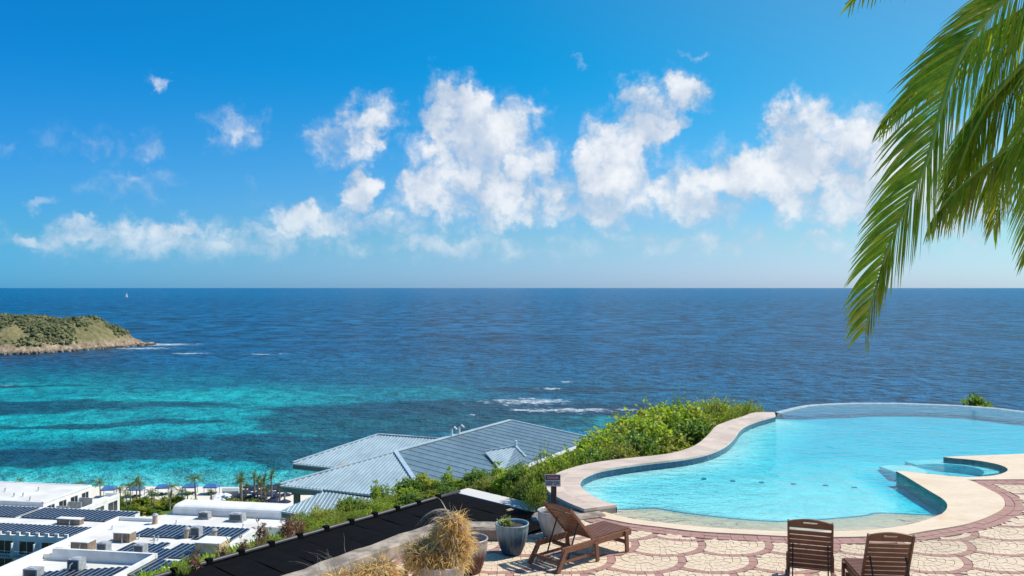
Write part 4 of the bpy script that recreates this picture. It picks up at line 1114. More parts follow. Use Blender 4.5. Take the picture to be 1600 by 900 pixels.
# ============================================================ VEGETATION
LF_BRIGHT = leafmat('leaf_bright', (.10, .20, .012), (.26, .40, .026), (.46, .54, .05), .48, 1.4)
LF_DARK = leafmat('leaf_dark', (.045, .11, .014), (.12, .22, .026), (.24, .35, .045), .40, 1.4)
LF_YELLOW = leafmat('leaf_yellowish', (.14, .19, .015), (.30, .36, .035), (.50, .50, .08), .45, 1.4)
LF_BROWN = leafmat('leaf_dead', (.12, .05, .03), (.24, .11, .06), (.36, .20, .11), .25, 3)
LF_STRAW = leafmat('straw', (.50, .27, .08), (.82, .50, .15), (.95, .74, .34), .30, 5, .7)
LF_GREYD = leafmat('dry_grey_leaf', (.22, .18, .14), (.36, .31, .25), (.52, .47, .40), .2, 5, .7)
LF_PALM = leafmat('palm_leaf', (.10, .22, .012), (.33, .48, .022), (.72, .70, .05), .55, 1.6, .35)
LF_PALMY = leafmat('palm_leaf_yellowing_glint', (.28, .30, .02), (.50, .44, .04), (.65, .46, .07), .5, 3, .4)
LF_PALMF = leafmat('palm_leaf_far', (.04, .075, .018), (.09, .14, .03), (.19, .23, .06), .3, .6)
M_STEM = mat('stem_bark', (.20, .15, .10), .9, scale=6)
M_TRUNK = mat('palm_trunk', (.33, .27, .20), .9, col2=(.19, .15, .11), scale=5, bump=.02)
M_RACH = mat('palm_rachis', (.70, .56, .08), .5, col2=(.52, .48, .06), scale=2, coords='world')
def leaf(b, p, d, up, L, w, fold=.18):
    d = Vector(d).normalized(); s_ = d.cross(Vector(up));
    if s_.length < 1e-3: s_ = d.cross(Vector((1, 0, .3)))
    s_.normalize(); n = s_.cross(d); p = Vector(p)
    b.add([p, p+d*L*.5+s_*w*.5+n*fold*w, p+d*L-n*L*.10, p+d*L*.5-s_*w*.5+n*fold*w, p+d*L*.55], [(0, 1, 4), (1, 2, 4), (0, 4, 3), (4, 2, 3)])
def shrub_mesh(seed, rx, rz, nl, lsize, lobes=7, aspect=.55, shell=.55, upright=0.0):
    rnd = random.Random(seed); b = MB(); st = MB(); C = []
    for i in range(lobes):
        t = rnd.uniform(0, 6.283); r = rx*rnd.uniform(.1, .62); C.append((Vector((r*math.cos(t), r*math.sin(t), rz*rnd.uniform(.30, .80))), rx*rnd.uniform(.30, .5), rz*rnd.uniform(.20, .34)))
    C.append((Vector((0, 0, rz*.5)), rx*.5, rz*.40))
    for (c, a, h) in C:
        st.tube([(0, 0, -.15), (c.x*.4, c.y*.4, c.z*.5), tuple(c)], [.028*rx+.008, .02*rx+.006, .006], 5)
    twigs = []
    for i in range(nl//6):
        c, a, h = rnd.choice(C); v = Vector((rnd.gauss(0, 1), rnd.gauss(0, 1), rnd.gauss(.25, 1))).normalized(); q = shell+(1-shell)*rnd.random()
        p = c+Vector((v.x*a*q, v.y*a*q, v.z*h*q)); 
        if p.z < .02: p.z = .02+rnd.random()*.1
        dirv = (v+Vector((0, 0, .45+upright))).normalized(); ext = rnd.uniform(.06, .20)*rx
        if rnd.random() < .08: ext *= 2.4
        st.tube([tuple(p-dirv*.05), tuple(p+dirv*ext)], [.006, .003], 3, cap=False)
        for k in range(6):
            t = rnd.random(); pp = p+dirv*ext*t
            d = (dirv*.6+Vector((rnd.gauss(0, 1), rnd.gauss(0, 1), rnd.gauss(.1, .7)))).normalized(); L = lsize*rnd.uniform(.6, 1.25)
            leaf(b, pp, d, (rnd.gauss(0, .5), rnd.gauss(0, .5), 1), L, L*aspect)
    return b, st
def proto_shrub(name, seed, rx, rz, nl, ls, m, **kw):
    b, st = shrub_mesh(seed, rx, rz, nl, ls, **kw); return (name, b.mesh(name+'_leaves', m), st.mesh(name+'_stems', M_STEM))
def put_shrub(pr, x, y, z, s, rz, label, group=None, cat='shrub', sz=None):
    t = thing(pr[0], label, cat, (x, y, z), rz, group); t.scale = (s, s, sz or s)
    for nm, me in (('foliage', pr[1]), ('stems', pr[2])):
        o = bpy.data.objects.new(nm, me); COL.objects.link(o); o.parent = t
    return t
SB = [proto_shrub('leafy_shrub', 31+i, 1.0, 1.25, 2600, .135, m, lobes=8, aspect=.62) for i, m in enumerate((LF_BRIGHT, LF_YELLOW, LF_DARK, LF_BRIGHT))]
SF = [proto_shrub('feathery_shrub', 51+i, 1.0, 1.0, 3200, .085, m, lobes=9, aspect=.32, upright=.5) for i, m in enumerate((LF_BRIGHT, LF_YELLOW))]
SU = [proto_shrub('upright_sapling', 61+i, .55, 1.9, 1500, .105, m, lobes=8, aspect=.6, upright=.4) for i, m in enumerate((LF_DARK, LF_BRIGHT))]
SD = [proto_shrub('dead_plant', 71+i, .40, 1.0, 420, .17, LF_BROWN, lobes=5, aspect=.22, upright=-.9) for i in range(2)]
random.seed(77)
# hedge on the outer side of the coping
hedge = [ # px, top py, depth, size (radius m), kind
 (1185,636,33.0,.75,'f'),(1165,634,32.5,.9,'f'),(1140,630,32.0,1.1,'f'),(1115,628,31.5,1.15,'f'),(1092,624,31.0,1.15,'f'),(1088,640,29.5,1.1,'b'),(1120,642,29.8,.95,'f'),(1060,642,29.0,1.2,'b'),(1035,640,28.5,1.25,'b'),(1010,645,28.0,1.25,'b'),(1065,660,27.2,1.2,'b'),
 (1030,662,26.6,1.2,'b'),(990,655,27.0,1.25,'b'),(975,668,26.0,1.1,'b'),(1000,678,25.0,1.1,'b'),(955,680,25.5,1.1,'b'),(930,692,25.0,1.0,'b'),(965,694,24.0,.95,'f'),(935,705,23.6,.85,'b'),(905,702,24.6,.9,'b'),(880,706,25.4,.9,'f'),(1050,682,25.6,.95,'b'),
 (900,716,23.0,.7,'f'),(870,716,24.0,.85,'b'),(845,722,25.0,.85,'f'),(858,732,23.2,.7,'f'),(820,728,25.6,.85,'b'),(835,745,23.8,.7,'f'),(800,738,26.0,.8,'b'),(780,742,26.4,.75,'f'),(812,752,24.8,.55,'f'),(760,748,26.6,.7,'f'),(850,752,22.6,.55,'f'),(780,722,28.0,.8,'u'),(745,738,27.2,.75,'b')]
def lab_old(k): return {'b': 'broad-leaved yellow-green shrub in the hedge beside the pool coping', 'f': 'fine-leaved light green shrub in the hedge beside the pool coping', 'u': 'tall thin sapling rising from the hedge beside the pool coping'}[k]
def zone(px, py, d, r, k):
    z_ = 'by the warning sign' if px < 866 else 'behind the white eave trim' if px < 945 else 'in the fullest part of the hedge' if px < 1045 else 'where the pool coping bends' if px < 1115 else 'at the hedge tip near the infinity edge'
    kind = {'b': 'broad-leaved', 'f': 'fine-leaved', 'u': 'thin'}[k]
    size = 'big' if r >= 1.15 else 'middling' if r >= .85 else 'small'
    side = 'to seaward' if (py < 650 and px > 980) or (px < 980 and d > 25.2) else 'hard against the coping'
    return f'{size} {kind} shrub {z_}, {side}'
for i, (px, py, d, r, k) in enumerate(hedge):
    x = (px-800)/F*d; ztop = ZC-(py-450)*d/F; z0 = tz(x, d); z0 = min(z0, ztop-.8*r)
    pr = {'b': SB, 'f': SF, 'u': SU}[k]; pr = pr[i % len(pr)]
    hgt = {'b': 1.25, 'f': 1.0, 'u': 1.9}[k]*.98
    put_shrub(pr, x, d, z0-.05, r, random.uniform(0, 6.28), zone(px, py, d, r, k), 'hedge along the pool coping', sz=(ztop-z0)/hgt)
# shrubs beyond the pump-house roof, in front of the house
row = [(720,748,27.3,.7,'b'),(698,731,27.6,.62,'u'),(680,752,27.0,.7,'b'),(660,742,27.2,.75,'b'),(640,752,26.6,.7,'b'),(625,765,26.0,.6,'b'),(600,758,25.8,.6,'u'),(588,752,25.4,.45,'u'),(612,775,25.2,.6,'f'),(570,780,25.0,.65,'f'),(552,778,24.6,.6,'b'),(535,787,24.2,.6,'f'),(515,792,23.8,.65,'f'),(497,796,23.4,.65,'f'),(480,803,23.0,.6,'f'),(465,815,22.6,.55,'f'),(705,762,26.2,.5,'b'),(742,756,26.8,.6,'f'),(555,795,23.6,.5,'f'),(525,805,23.0,.5,'f'),(640,772,25.2,.5,'b'),(672,765,26.0,.5,'b'),(500,812,22.2,.5,'f'),(448,832,21.6,.4,'f'),(595,782,24.6,.5,'f')]
lab2 = {'b': 'dark broad-leaved shrub between the black heating mats and the blue-roofed house', 'f': 'bright fine-leaved shrub along the black header pipe of the heating mats', 'u': 'leggy upright sapling in front of the blue-roofed house'}
def zone2(px, py, d, r, k):
    z_ = 'behind the heating-mat corner' if px > 690 else 'before the dark slope of the blue roof' if px > 632 else 'before the pale hip of the blue roof' if px > 560 else 'before the lowest blue roof' if px > 490 else 'beside the dead brown plants'
    kind = {'b': 'broad-leaved', 'f': 'fine-leaved', 'u': 'leggy upright'}[k]; size = 'larger' if r >= .6 else 'smaller'
    side = 'close to the black pipe' if py > 770 or (px > 690 and d < 26.9) else 'on the crest'
    return f'{size} {kind} shrub {z_}, {side}'
for i, (px, py, d, r, k) in enumerate(row):
    x = (px-800)/F*d; ztop = ZC-(py-450)*d/F; z0 = min(tz(x, d), ztop-.7*r)
    pr = {'b': SB[2:] if i % 3 else SB[:2], 'f': SF, 'u': SU}[k]; pr = pr[i % len(pr)]
    put_shrub(pr, x, d, z0-.05, r, random.uniform(0, 6.28), zone2(px, py, d, r, k), 'shrubs beyond the heating mats', sz=(ztop-z0)/({'b': 1.25, 'f': 1.0, 'u': 1.9}[k]*.98))
for i, (px, py, d, r) in enumerate([(455,800,21.6,.62),(448,815,21.3,.5),(470,808,22.0,.5),(408,816,20.6,.5),(404,838,20.2,.4),(380,842,19.8,.4),(386,855,19.6,.35),(345,850,18.9,.5),(352,865,19.0,.4),(305,860,18.2,.45),(312,878,18.2,.35),(330,880,18.6,.35),(425,850,20.8,.3)]):
    x = (px-800)/F*d; ztop = ZC-(py-450)*d/F; z0 = tz(x, d)-.1
    put_shrub(SD[i % 2], x, d, z0, r*1.15, random.uniform(0, 6.28), ('tall' if r > .45 else 'low')+' dead brown plant with drooping leaves '+('beside the cream stair tower' if px < 395 and px > 330 else 'against the posts of the blue-roofed house' if px > 440 else 'between the tower and the house posts' if px >= 395 else 'over the parapet of the solar roof'), 'dead plants along the heating mats', 'plant', sz=(ztop-z0)/1.0)
for i, (px, py, d, r) in enumerate([(430,838,21.0,.4),(405,850,20.2,.3),(292,878,17.9,.32)]):
    x = (px-800)/F*d; ztop = ZC-(py-450)*d/F; z0 = tz(x, d)-.1
    put_shrub(SF[i % 2], x, d, z0, r, random.uniform(0, 6.28), 'small bright green plant among the dead brown ones', 'small green plants among the dead ones', 'plant', sz=(ztop-z0)/1.0)
put_shrub(proto_shrub('broad_leaf_bush', 90, 1.0, 1.0, 900, .24, LF_DARK, lobes=7, aspect=.6), (1531-800)/F*35.5, 35.5, -1.35, .78, 1.0, 'rounded glossy bush just beyond the infinity edge', cat='bush', sz=1.12)
# low ground cover over the slope
def ground_cover():
    b = MB(); rnd = random.Random(8); n = 0
    xs = np.array([rnd.uniform(-9, 13) for _ in range(60000)]); ys = np.array([rnd.uniform(17, 42) for _ in range(60000)])
    pl = np_sd(xs, ys, PLAN); ph_ = np_sd(xs, ys, inside); zz = terrain_z(xs, ys)
    for x, y, a, c, z in zip(xs.tolist(), ys.tolist(), pl.tolist(), ph_.tolist(), zz.tolist()):
        if a < .12 or c < .15: continue
        if math.hypot(x-.3, (y-23.9)*.7) < 1.0: 
            L = rnd.uniform(.05, .10)
        else: L = rnd.uniform(.08, .22)
        for _ in range(2):
            d = Vector((rnd.gauss(0, .6), rnd.gauss(0, .6), 1)); leaf(b, (x+rnd.gauss(0, .04), y+rnd.gauss(0, .04), z), d, (rnd.gauss(0, 1), rnd.gauss(0, 1), .2), L*1.4, L*.28)
    o = stuff(b.build('ground_cover', LF_BRIGHT)); o['label'] = 'low green weeds and grass covering the slope'
ground_cover()
# boulder beside the lawn
def boulder(name, label, x, y, z, r, sq, m, seed):
    bm = bmesh.new(); bmesh.ops.create_icosphere(bm, subdivisions=3, radius=1)
    for v in bm.verts:
        k = 1+.28*mnoise.fractal(v.co*1.3+Vector((seed, 0, 0)), 1, 2, 4); v.co = Vector((v.co.x*r*k*1.3, v.co.y*r*k, v.co.z*r*k*sq))
    me = bpy.data.meshes.new(name); bm.to_mesh(me); bm.free(); me.materials.append(m); o = bpy.data.objects.new(name, me); COL.objects.link(o); o.location = (x, y, z)
    return tag(o, label, 'boulder')
M_BOULD = mat('tan_boulder', (.62, .47, .28), .95, col2=(.42, .30, .17), scale=2.5, bump=.05, bscale=6)
x, y = G(793, 786, -1.25); boulder('boulder', 'tan boulder lying on the lawn behind the white roof margin', x, y, tz(x, y)+.12, .36, .75, M_BOULD, 3)
x, y = G(851, 778, -.9); boulder('boulder', 'small pale boulder against the coping wall by the sign', x-.1, y, tz(x, y)+.12, .26, .9, mat('grey_boulder', (.46, .40, .33), .95, scale=3, bump=.04), 8)

# ---- coconut palm overhanging from the right
LEAF_BUDGET = [300]
def frond(name, path, Llen, nl, material, parent, seed, side_dirs, rach_r=.028, tipy=True, droop=.5, w=.029, single=False):
    """path: points of the rachis; Llen: leaflet length on the two sides; side_dirs: leaflet directions on the two sides"""
    rnd = random.Random(seed); P = [Vector(p) for p in path]; L = [0]
    LL = Llen if isinstance(Llen, tuple) else (Llen, Llen)
    for a, c in zip(P, P[1:]): L.append(L[-1]+(c-a).length)
    def at(t):
        s_ = t*L[-1]; j = 0
        while j < len(L)-2 and L[j+1] < s_: j += 1
        u = (s_-L[j])/(L[j+1]-L[j]); return P[j].lerp(P[j+1], u), (P[j+1]-P[j]).normalized()
    fr = thing_part(name, parent)
    rr = MB(); pts = [at(i/24)[0]+Vector((0, -.035, .012)) for i in range(25)]; rr.tube(pts, [rach_r*(1-.8*i/24) for i in range(25)], 6); rr.build('rachis', M_RACH, fr, smooth=True)
    g, yl = MB(), MB()
    for si in range(2):
        for i in range(nl):
            t = .02+.97*(i+rnd.random()*.5)/nl; p, d = at(t); base = Vector(side_dirs[si])
            prof = (.85+.15*min(1, t/.2))*(1 if t < .55 else 1-.74*((t-.55)/.45)**1.2)
            ll = LL[si]*prof*rnd.uniform(.86, 1.08); dr = (base+d*(.55+.35*t)+Vector((rnd.gauss(0, .06), rnd.gauss(0, .08), rnd.gauss(0, .06)))).normalized()
            q = p; v = dr.copy(); n = 6; ww = w*rnd.uniform(.75, 1.2)
            N = Vector((.75+rnd.gauss(0, .35), -.65, .6+rnd.gauss(0, .35))); side = v.cross(N).normalized(); vs = []
            for k in range(n+1):
                u = k/n; wd_ = ww*(.55+.9*u if u < .35 else .865*(1-((u-.35)/.65)**1.8))*.5+.0012
                up = side.cross(v).normalized()
                vs += [q-side*wd_, q+up*wd_*.45, q+side*wd_]
                v = (v+Vector((0, 0, -droop*(.08+.20*u)))).normalized(); q = q+v*(ll/n)
            fs = []
            for k in range(n):
                o = k*3; fs += [(o, o+1, o+4, o+3), (o+1, o+2, o+5, o+4)]
            ye = rnd.random() < .15+(.34*max(0, (t-.5)/.5) if tipy else .1)  # yellowing towards the tips; further yellow leaflets all along imitate sun glints
            if single and LEAF_BUDGET[0] > 0:
                LEAF_BUDGET[0] -= 1; MB().add(vs, fs).build('leaflet', LF_PALMY if ye else LF_PALM, fr)
            else: (yl if ye else g).add(vs, fs)
    if g.v: stuff(g.build('leaflets', LF_PALM, fr))
    if yl.v: stuff(yl.build('yellow_leaflets', LF_PALMY, fr))
def thing_part(name, parent):
    # a frond is one part of the palm: an Empty so that its rachis and leaflets stay apart
    o = bpy.data.objects.new(name, None); COL.objects.link(o); o.parent = parent
    o.location = (0, 0, 0); return o
palm = thing('coconut_palm', 'coconut palm whose long green fronds overhang the pool terrace', 'palm tree', (6.9, 9.4, 0))
PB = Vector((6.9, 9.4, 0)); CR = Vector((6.05, 8.3, 8.1))
def PX(px, py, d): return Vector(((px-800)/F*d, d, ZC+(450-py)*d/F))-PB
tp = [Vector((0, 0, 0))+ (CR-PB)*t + Vector((.55*math.sin(math.pi*t), .2*math.sin(math.pi*t), 0)) for t in np.linspace(0, 1, 14)]
tm = MB(); tm.tube([v for i in range(13) for v in (tp[i], tp[i].lerp(tp[i+1], .9))]+[tp[13]], [r for i in range(13) for r in (.20-.007*i, .185-.007*i)]+[.12], 12); tm.build('trunk', M_TRUNK, palm, smooth=True)
C0 = CR-PB
main = [C0, PX(1640,-62,8.15), PX(1571,0,8.0), PX(1543,28,7.95), PX(1518,59,7.9), PX(1499,87,7.85), PX(1484,121,7.8), PX(1471,159,7.75), PX(1460,202,7.7), PX(1446,258,7.66), PX(1423,303,7.62), PX(1403,347,7.6), PX(1383,393,7.58), PX(1370,440,7.56), PX(1357,487,7.55), PX(1350,525,7.55)]
frond('frond', main, (.92, 1.05), 175, LF_PALM, palm, 1, ((-1.05, -.1, -.12), (.16, .1, -1.0)), .036, droop=.45, single=True)
low = [C0, PX(1690,120,8.6), PX(1640,185,8.55), PX(1600,215,8.5), PX(1565,240,8.45), PX(1535,262,8.4), PX(1505,288,8.4), PX(1480,312,8.38), PX(1455,345,8.36)]
frond('frond', low, 1.05, 135, LF_PALM, palm, 2, ((-.25, .2, -.85), (.1, -.2, -1.0)), .03, droop=.8, single=True)
bk = [C0, PX(1640,-10,9.1), PX(1560,40,9.1), PX(1500,80,9.15), PX(1455,110,9.2), PX(1415,145,9.2), PX(1390,175,9.2), PX(1375,198,9.2)]
frond('frond', bk, .85, 110, LF_PALM, palm, 3, ((-.5, .3, -.8), (.2, .3, -.9)), .026, droop=.6)
up = [C0, PX(1640,-120,7.6), PX(1520,-110,7.5), PX(1420,-60,7.4), PX(1350,-15,7.3), PX(1318,12,7.3)]
frond('frond', up, .55, 60, LF_PALM, palm, 4, ((-.5, .2, -.5), (.3, .1, -.8)), .026, droop=.5)
rt = [C0, PX(1680,20,7.9), PX(1650,120,7.9), PX(1635,230,7.9), PX(1622,330,7.9), PX(1612,400,7.95)]
frond('frond', rt, 1.05, 125, LF_PALM, palm, 5, ((-.75, .1, -.6), (.4, .1, -.9)), .03, droop=.5)
bk2 = [C0, PX(1650,60,8.9), PX(1590,110,8.9), PX(1545,160,8.9), PX(1515,215,8.9), PX(1495,270,8.9), PX(1480,320,8.9)]
frond('frond', bk2, 1.0, 130, LF_PALM, palm, 6, ((-.6, .2, -.6), (.3, .1, -.9)), .03, droop=.5)
for k, (pp, L_) in enumerate([([(1660,40),(1600,95),(1555,150),(1530,205),(1512,265),(1505,315)], .9), ([(1690,60),(1640,130),(1600,190),(1575,250),(1560,310),(1552,360)], .9), ([(1660,-30),(1610,30),(1570,85),(1545,140),(1530,190)], .9)]):
    frond('frond', [C0]+[PX(a_, c_, 9.0+.15*k) for a_, c_ in pp], L_, 110, LF_PALM, palm, 40+k, ((-.6, .25, -.7), (.35, .1, -.9)), .03, droop=.6)
for k, (dx, dy, dz, e) in enumerate([(2.6, .8, .9, -1.6), (1.8, -2.2, .9, -1.5), (1.0, 2.8, .8, -1.4), (-.6, -2.6, 1.1, -1.2), (.4, .6, 2.6, .6), (2.2, 2.2, .3, -2.2)]):
    pts = [C0+Vector((dx*t, dy*t, dz*math.sin(min(1, t*1.2)*1.6)+e*t*t)) for t in np.linspace(0, 1.3, 9)]
    sdv = Vector((dx, dy, 0)).cross(Vector((0, 0, 1))).normalized()
    frond('frond', pts, .8, 42, LF_PALM, palm, 20+k, (tuple(sdv*.8+Vector((0, 0, -.6))), tuple(-sdv*.8+Vector((0, 0, -.6)))), .03)

# ---- palms along the beach
def palm_mesh(seed, kind):
    rnd = random.Random(seed); tr, cr = MB(), MB(); Hh = 1.0
    lean = .06*rnd.uniform(-1, 1)
    tr.tube([(lean*t*t, .03*t, t*.86) for t in np.linspace(0, 1, 7)], [.030-.010*t for t in np.linspace(0, 1, 7)] if kind == 'coco' else [.040-.010*t for t in np.linspace(0, 1, 7)], 7)
    c = Vector((lean, .03, .86)); nf = 17 if kind == 'coco' else 34
    for i in range(nf):
        az_ = 6.283*i/nf*2.4+rnd.uniform(-.2, .2); el_ = rnd.uniform(-.25, 1.25) if kind == 'coco' else rnd.uniform(-.5, 1.35); L = rnd.uniform(.30, .42) if kind == 'coco' else rnd.uniform(.22, .30)
        v = Vector((math.cos(az_)*math.cos(el_), math.sin(az_)*math.cos(el_), math.sin(el_))); q = c.copy(); prev = q
        pts = []
        for k in range(7): pts.append(q.copy()); v = (v+Vector((0, 0, -.20 if kind == 'coco' else -.07))).normalized(); q = q+v*L/6
        for k in range(6):
            p = pts[k]; d = (pts[k+1]-p).normalized(); s_ = d.cross(Vector((0, 0, 1))).normalized(); wl = (.11 if kind == 'coco' else .075)*(1-.10*k)*(.5 if k == 0 else 1)
            for sg in (-1, 1):
                for e in (0, .5):
                    pp = p+d*(L/6)*e; dd = (s_*sg+d*.7+Vector((0, 0, -.45 if kind == 'coco' else .25))).normalized()
                    cr.add([pp, pp+d*L*.05+dd*wl*.5, pp+dd*wl, pp-d*L*.02+dd*wl*.45], [(0, 1, 2, 3)])
    return tr.mesh('palm_trunk_mesh', M_TRUNK, True), cr.mesh('palm_crown_mesh', LF_PALMF)
PC = [palm_mesh(100+i, 'coco') for i in range(3)]; PD = [palm_mesh(120+i, 'date') for i in range(3)]
def put_palm(kind, px, ty, by, label, group, zg=None, s=1.0):
    x, y = G(px, by, GZ if zg is None else zg); h = (by-ty)*y/F*1.0
    t = thing('beach_palm', label, 'palm tree', (x, y, GZ if zg is None else zg), random.uniform(0, 6.28), group); pr = random.choice(PC if kind == 'c' else PD)
    w = max(h, 6.0) if kind == 'c' else max(h, 7.5)*.85
    t.scale = (w, w, h/1.0)
    for nm, me in (('trunk', pr[0]), ('crown', pr[1])):
        o = bpy.data.objects.new(nm, me); COL.objects.link(o); o.parent = t
random.seed(9)
for (px, ty, by) in [(157,749,785),(189,760,792),(213,749,788),(219,751,790),(197,771,802),(238,762,800),(267,755,787),(285,762,790),(241,768,801),(293,768,792),(33,748,764),(125,753,768),(306,740,787),(204,752,794)]:
    put_palm('c', px, ty, by, ('tall ' if by-ty > 40 else 'short ')+'slender coconut palm '+('behind the bare white roof' if px < 130 else 'beside the stepped terrace' if px < 175 else 'at the near end of the lawn' if by > 795 else 'between two blue cabanas' if px < 230 else 'by the far blue cabanas'), 'coconut palms in the hotel garden')
for (px, ty, by) in [(375,742,790),(398,740,784),(402,744,790),(424,738,788),(413,744,786),(331,766,791),(385,758,790),(415,762,793),(437,756,792),(445,760,790),(378,745,795),(265,770,800),(408,752,792)]:
    put_palm('d', px, ty, by, ('tall' if by-ty > 42 else 'short')+' stiff-fronded date palm '+('by the white parasols' if px < 345 else 'at the edge of the lawn' if px < 300 else 'among the navy parasols' if px < 430 else 'against the blue-roofed house'), 'date palms by the parasols')
for (px, ty, by) in [(44,826,905),(4,842,915),(16,868,920)]:
    put_palm('c', px, ty, by, 'green palm in the courtyard before the balconies', 'courtyard palms', zg=GZ)
SG = proto_shrub('garden_bush', 95, 1.0, .9, 700, .32, LF_YELLOW, lobes=6, aspect=.5); SG2 = proto_shrub('garden_bush', 96, 1.0, .9, 700, .32, LF_DARK, lobes=6, aspect=.5)
for i in range(46):
    px = random.uniform(165, 330); py = random.uniform(788, 806) if px < 250 else random.uniform(788, 798)
    x, y = G(px, py, GZ); put_shrub((SG, SG2, SG)[i % 3], x, y, GZ, random.uniform(1.0, 2.2), random.uniform(0, 6), ('dark green' if i % 3 == 1 else 'yellow-green')+' round bush '+('beside the stepped terrace' if px < 190 else 'behind the rear solar array' if px < 232 else 'along the lawn edge' if px < 275 else 'before the rounded white roof')+(', nearer the beach' if py < 796 else ', nearer the roofs'), 'bushes in the hotel garden', 'bush', sz=random.uniform(.9, 1.8))
for (px, py) in [(352,792),(365,794),(392,793),(400,795),(378,792),(12,905),(30,900)]:
    x, y = G(px, py, GZ); put_shrub(SG, x, y, GZ, 1.8, 0, 'round green bush at the foot of the date palms or courtyard palms', 'bushes under palms', 'bush')

# ============================================================ POTS
def potmat(name, bot, top, h, z0=.25, z1=.85):
    m = bpy.data.materials.new(name); m.use_nodes = True; nt = NT(m.node_tree); bs = nt.n['Principled BSDF']
    p = nt.obj(); x, y, z = nt.sep(p); n = nt.noise(p, 7, 4, .65); n2 = nt.noise(nt.comb(x, y, z*.25), 18, 3, .6)
    c = nt.mix(nt.sstep(z0*h, z1*h, z+(n-.5)*.22*h+(n2-.5)*.16*h), bot, top)
    k = nt.sstep(.3, .7, n2)*.35+.78; c = nt.mix(1.0, c, nt.comb(k, k, k), 'MULTIPLY')
    nt.put(bs.inputs['Base Color'], c); bs.inputs['Roughness'].default_value = .38; nt.put(bs.inputs['Normal'], nt.bump(n2, .3, .004)); return m
M_SOIL = mat('potting_soil', (.06, .045, .03), .95, scale=12, bump=.02)
def pot(label, x, y, r, h, m, base=.58, soil=.86):
    t = thing('planter_pot', label, 'pot', (x, y, .004))
    prof = []
    for k in range(11):
        u = k/10; rr = r*(base+(1-base)*(1-(1-u)**1.9)); prof.append((rr, u*h*.93, min(1, u*6)*(1 if u < .93 else .3)))
    prof += [(r*1.02, h*.94, 0), (r*1.05, h*.97, 0), (r*1.04, h, 0), (r*.97, h, 0), (r*.93, h*.96, 0), (r*.86, h*.6, 0)]
    b = MB(); b.lathe([(.001, 0.0, 0)]+prof, 72, .05, 22); b.build('shell', m, t, smooth=True)
    s_ = MB(); s_.lathe([(r*.93, h*soil, 0), (.001, h*(soil+.03), 0)], 24); s_.build('soil', M_SOIL, t); return t
P_BLUE = potmat('glaze_blue', (.012, .045, .085), (.22, .32, .36), .52, .35, 1.0)
P_MAR = potmat('glaze_maroon', (.075, .008, .008), (.40, .33, .29), .52, .45, .80)
P_WHT = potmat('glaze_grey_white', (.30, .30, .30), (.46, .45, .43), .48, .2, .9)
P_WHT2 = potmat('glaze_grey_white_tall', (.42, .38, .34), (.55, .50, .45), .5, .2, .9)
pot('dark blue fluted glazed pot beside the wooden lounger', 0.0, 14.42, .275, .52, P_BLUE, .56, .88)
pot('maroon and grey fluted glazed pot beside the dry straw', -.665, 13.5, .275, .54, P_MAR, .60, .80)
pot('grey-white fluted pot holding the wooden sign post', .745, 15.45, .275, .47, P_WHT, .60, .84)
pot('wide grey-white fluted pot overflowing with dry straw', -1.04, 12.55, .34, .46, P_WHT2, .70, .9)
pot('low grey-white pot of straw against the long kerb', -2.12, 12.0, .42, .34, P_WHT2, .74, .9)
# plant in the blue pot
b = MB(); rnd = random.Random(3); st = MB()
t = thing('succulent_plant', 'small yellow-green plant growing in the blue pot', 'plant', (-.10, 14.42, .455))
for i in range(46):
    a = rnd.uniform(0, 6.28); r = rnd.uniform(0, .13); p = Vector((r*math.cos(a), r*math.sin(a)*.8, 0)); hgt = rnd.uniform(.06, .2)*(1-r*2.2); tip = p+Vector((rnd.gauss(0, .03), rnd.gauss(0, .03), hgt))
    st.tube([p, tip], [.005, .003], 4)
    for k in range(7):
        q = p.lerp(tip, .3+.7*rnd.random()); leaf(b, q, (rnd.gauss(0, 1), rnd.gauss(0, 1), rnd.uniform(.1, 1)), (0, 0, 1), rnd.uniform(.03, .055), .022)
b.build('leaves', LF_YELLOW, t); st.build('stems', M_STEM, t)
# dry straw
def blade(b, rnd, p, d, L, w, droop, n=4):
    v = Vector(d).normalized(); s_ = v.cross(Vector((rnd.gauss(0, 1), rnd.gauss(0, 1), rnd.gauss(0, .6)))).normalized(); q = Vector(p); vs = []
    for k in range(n+1):
        ww = w*(1-.85*k/n)*.5; vs += [q-s_*ww, q+s_*ww]; v = (v+Vector((rnd.gauss(0, .12), rnd.gauss(0, .12), -droop))).normalized(); q = q+v*L/n
    b.add(vs, [(2*k, 2*k+1, 2*k+3, 2*k+2) for k in range(n)])
def straw(label, x, y, z, spots, n, seed):
    t = thing('dry_straw', label, 'dry plant', (x, y, z)); rnd = random.Random(seed); b = MB(); g = MB(); ws = [s[6] for s in spots]
    for i in range(n):
        (cx, cy, cz, rx, ry, rz, _) = rnd.choices(spots, ws)[0]
        v = Vector((rnd.gauss(0, 1), rnd.gauss(0, 1), rnd.gauss(0, 1))).normalized()*rnd.uniform(.5, 1)**.5
        p = Vector((cx+v.x*rx, cy+v.y*ry, cz+v.z*rz)); d = Vector((v.x*.9+rnd.gauss(0, .55), v.y*.9+rnd.gauss(0, .55), rnd.gauss(.35, .6)))
        blade(g if rnd.random() < .16 else b, rnd, p, d, rnd.uniform(.07, .26), rnd.uniform(.010, .028), rnd.uniform(.10, .5))
    b.build('straw_blades', LF_STRAW, t); g.build('grey_blades', LF_GREYD, t); return t, rnd
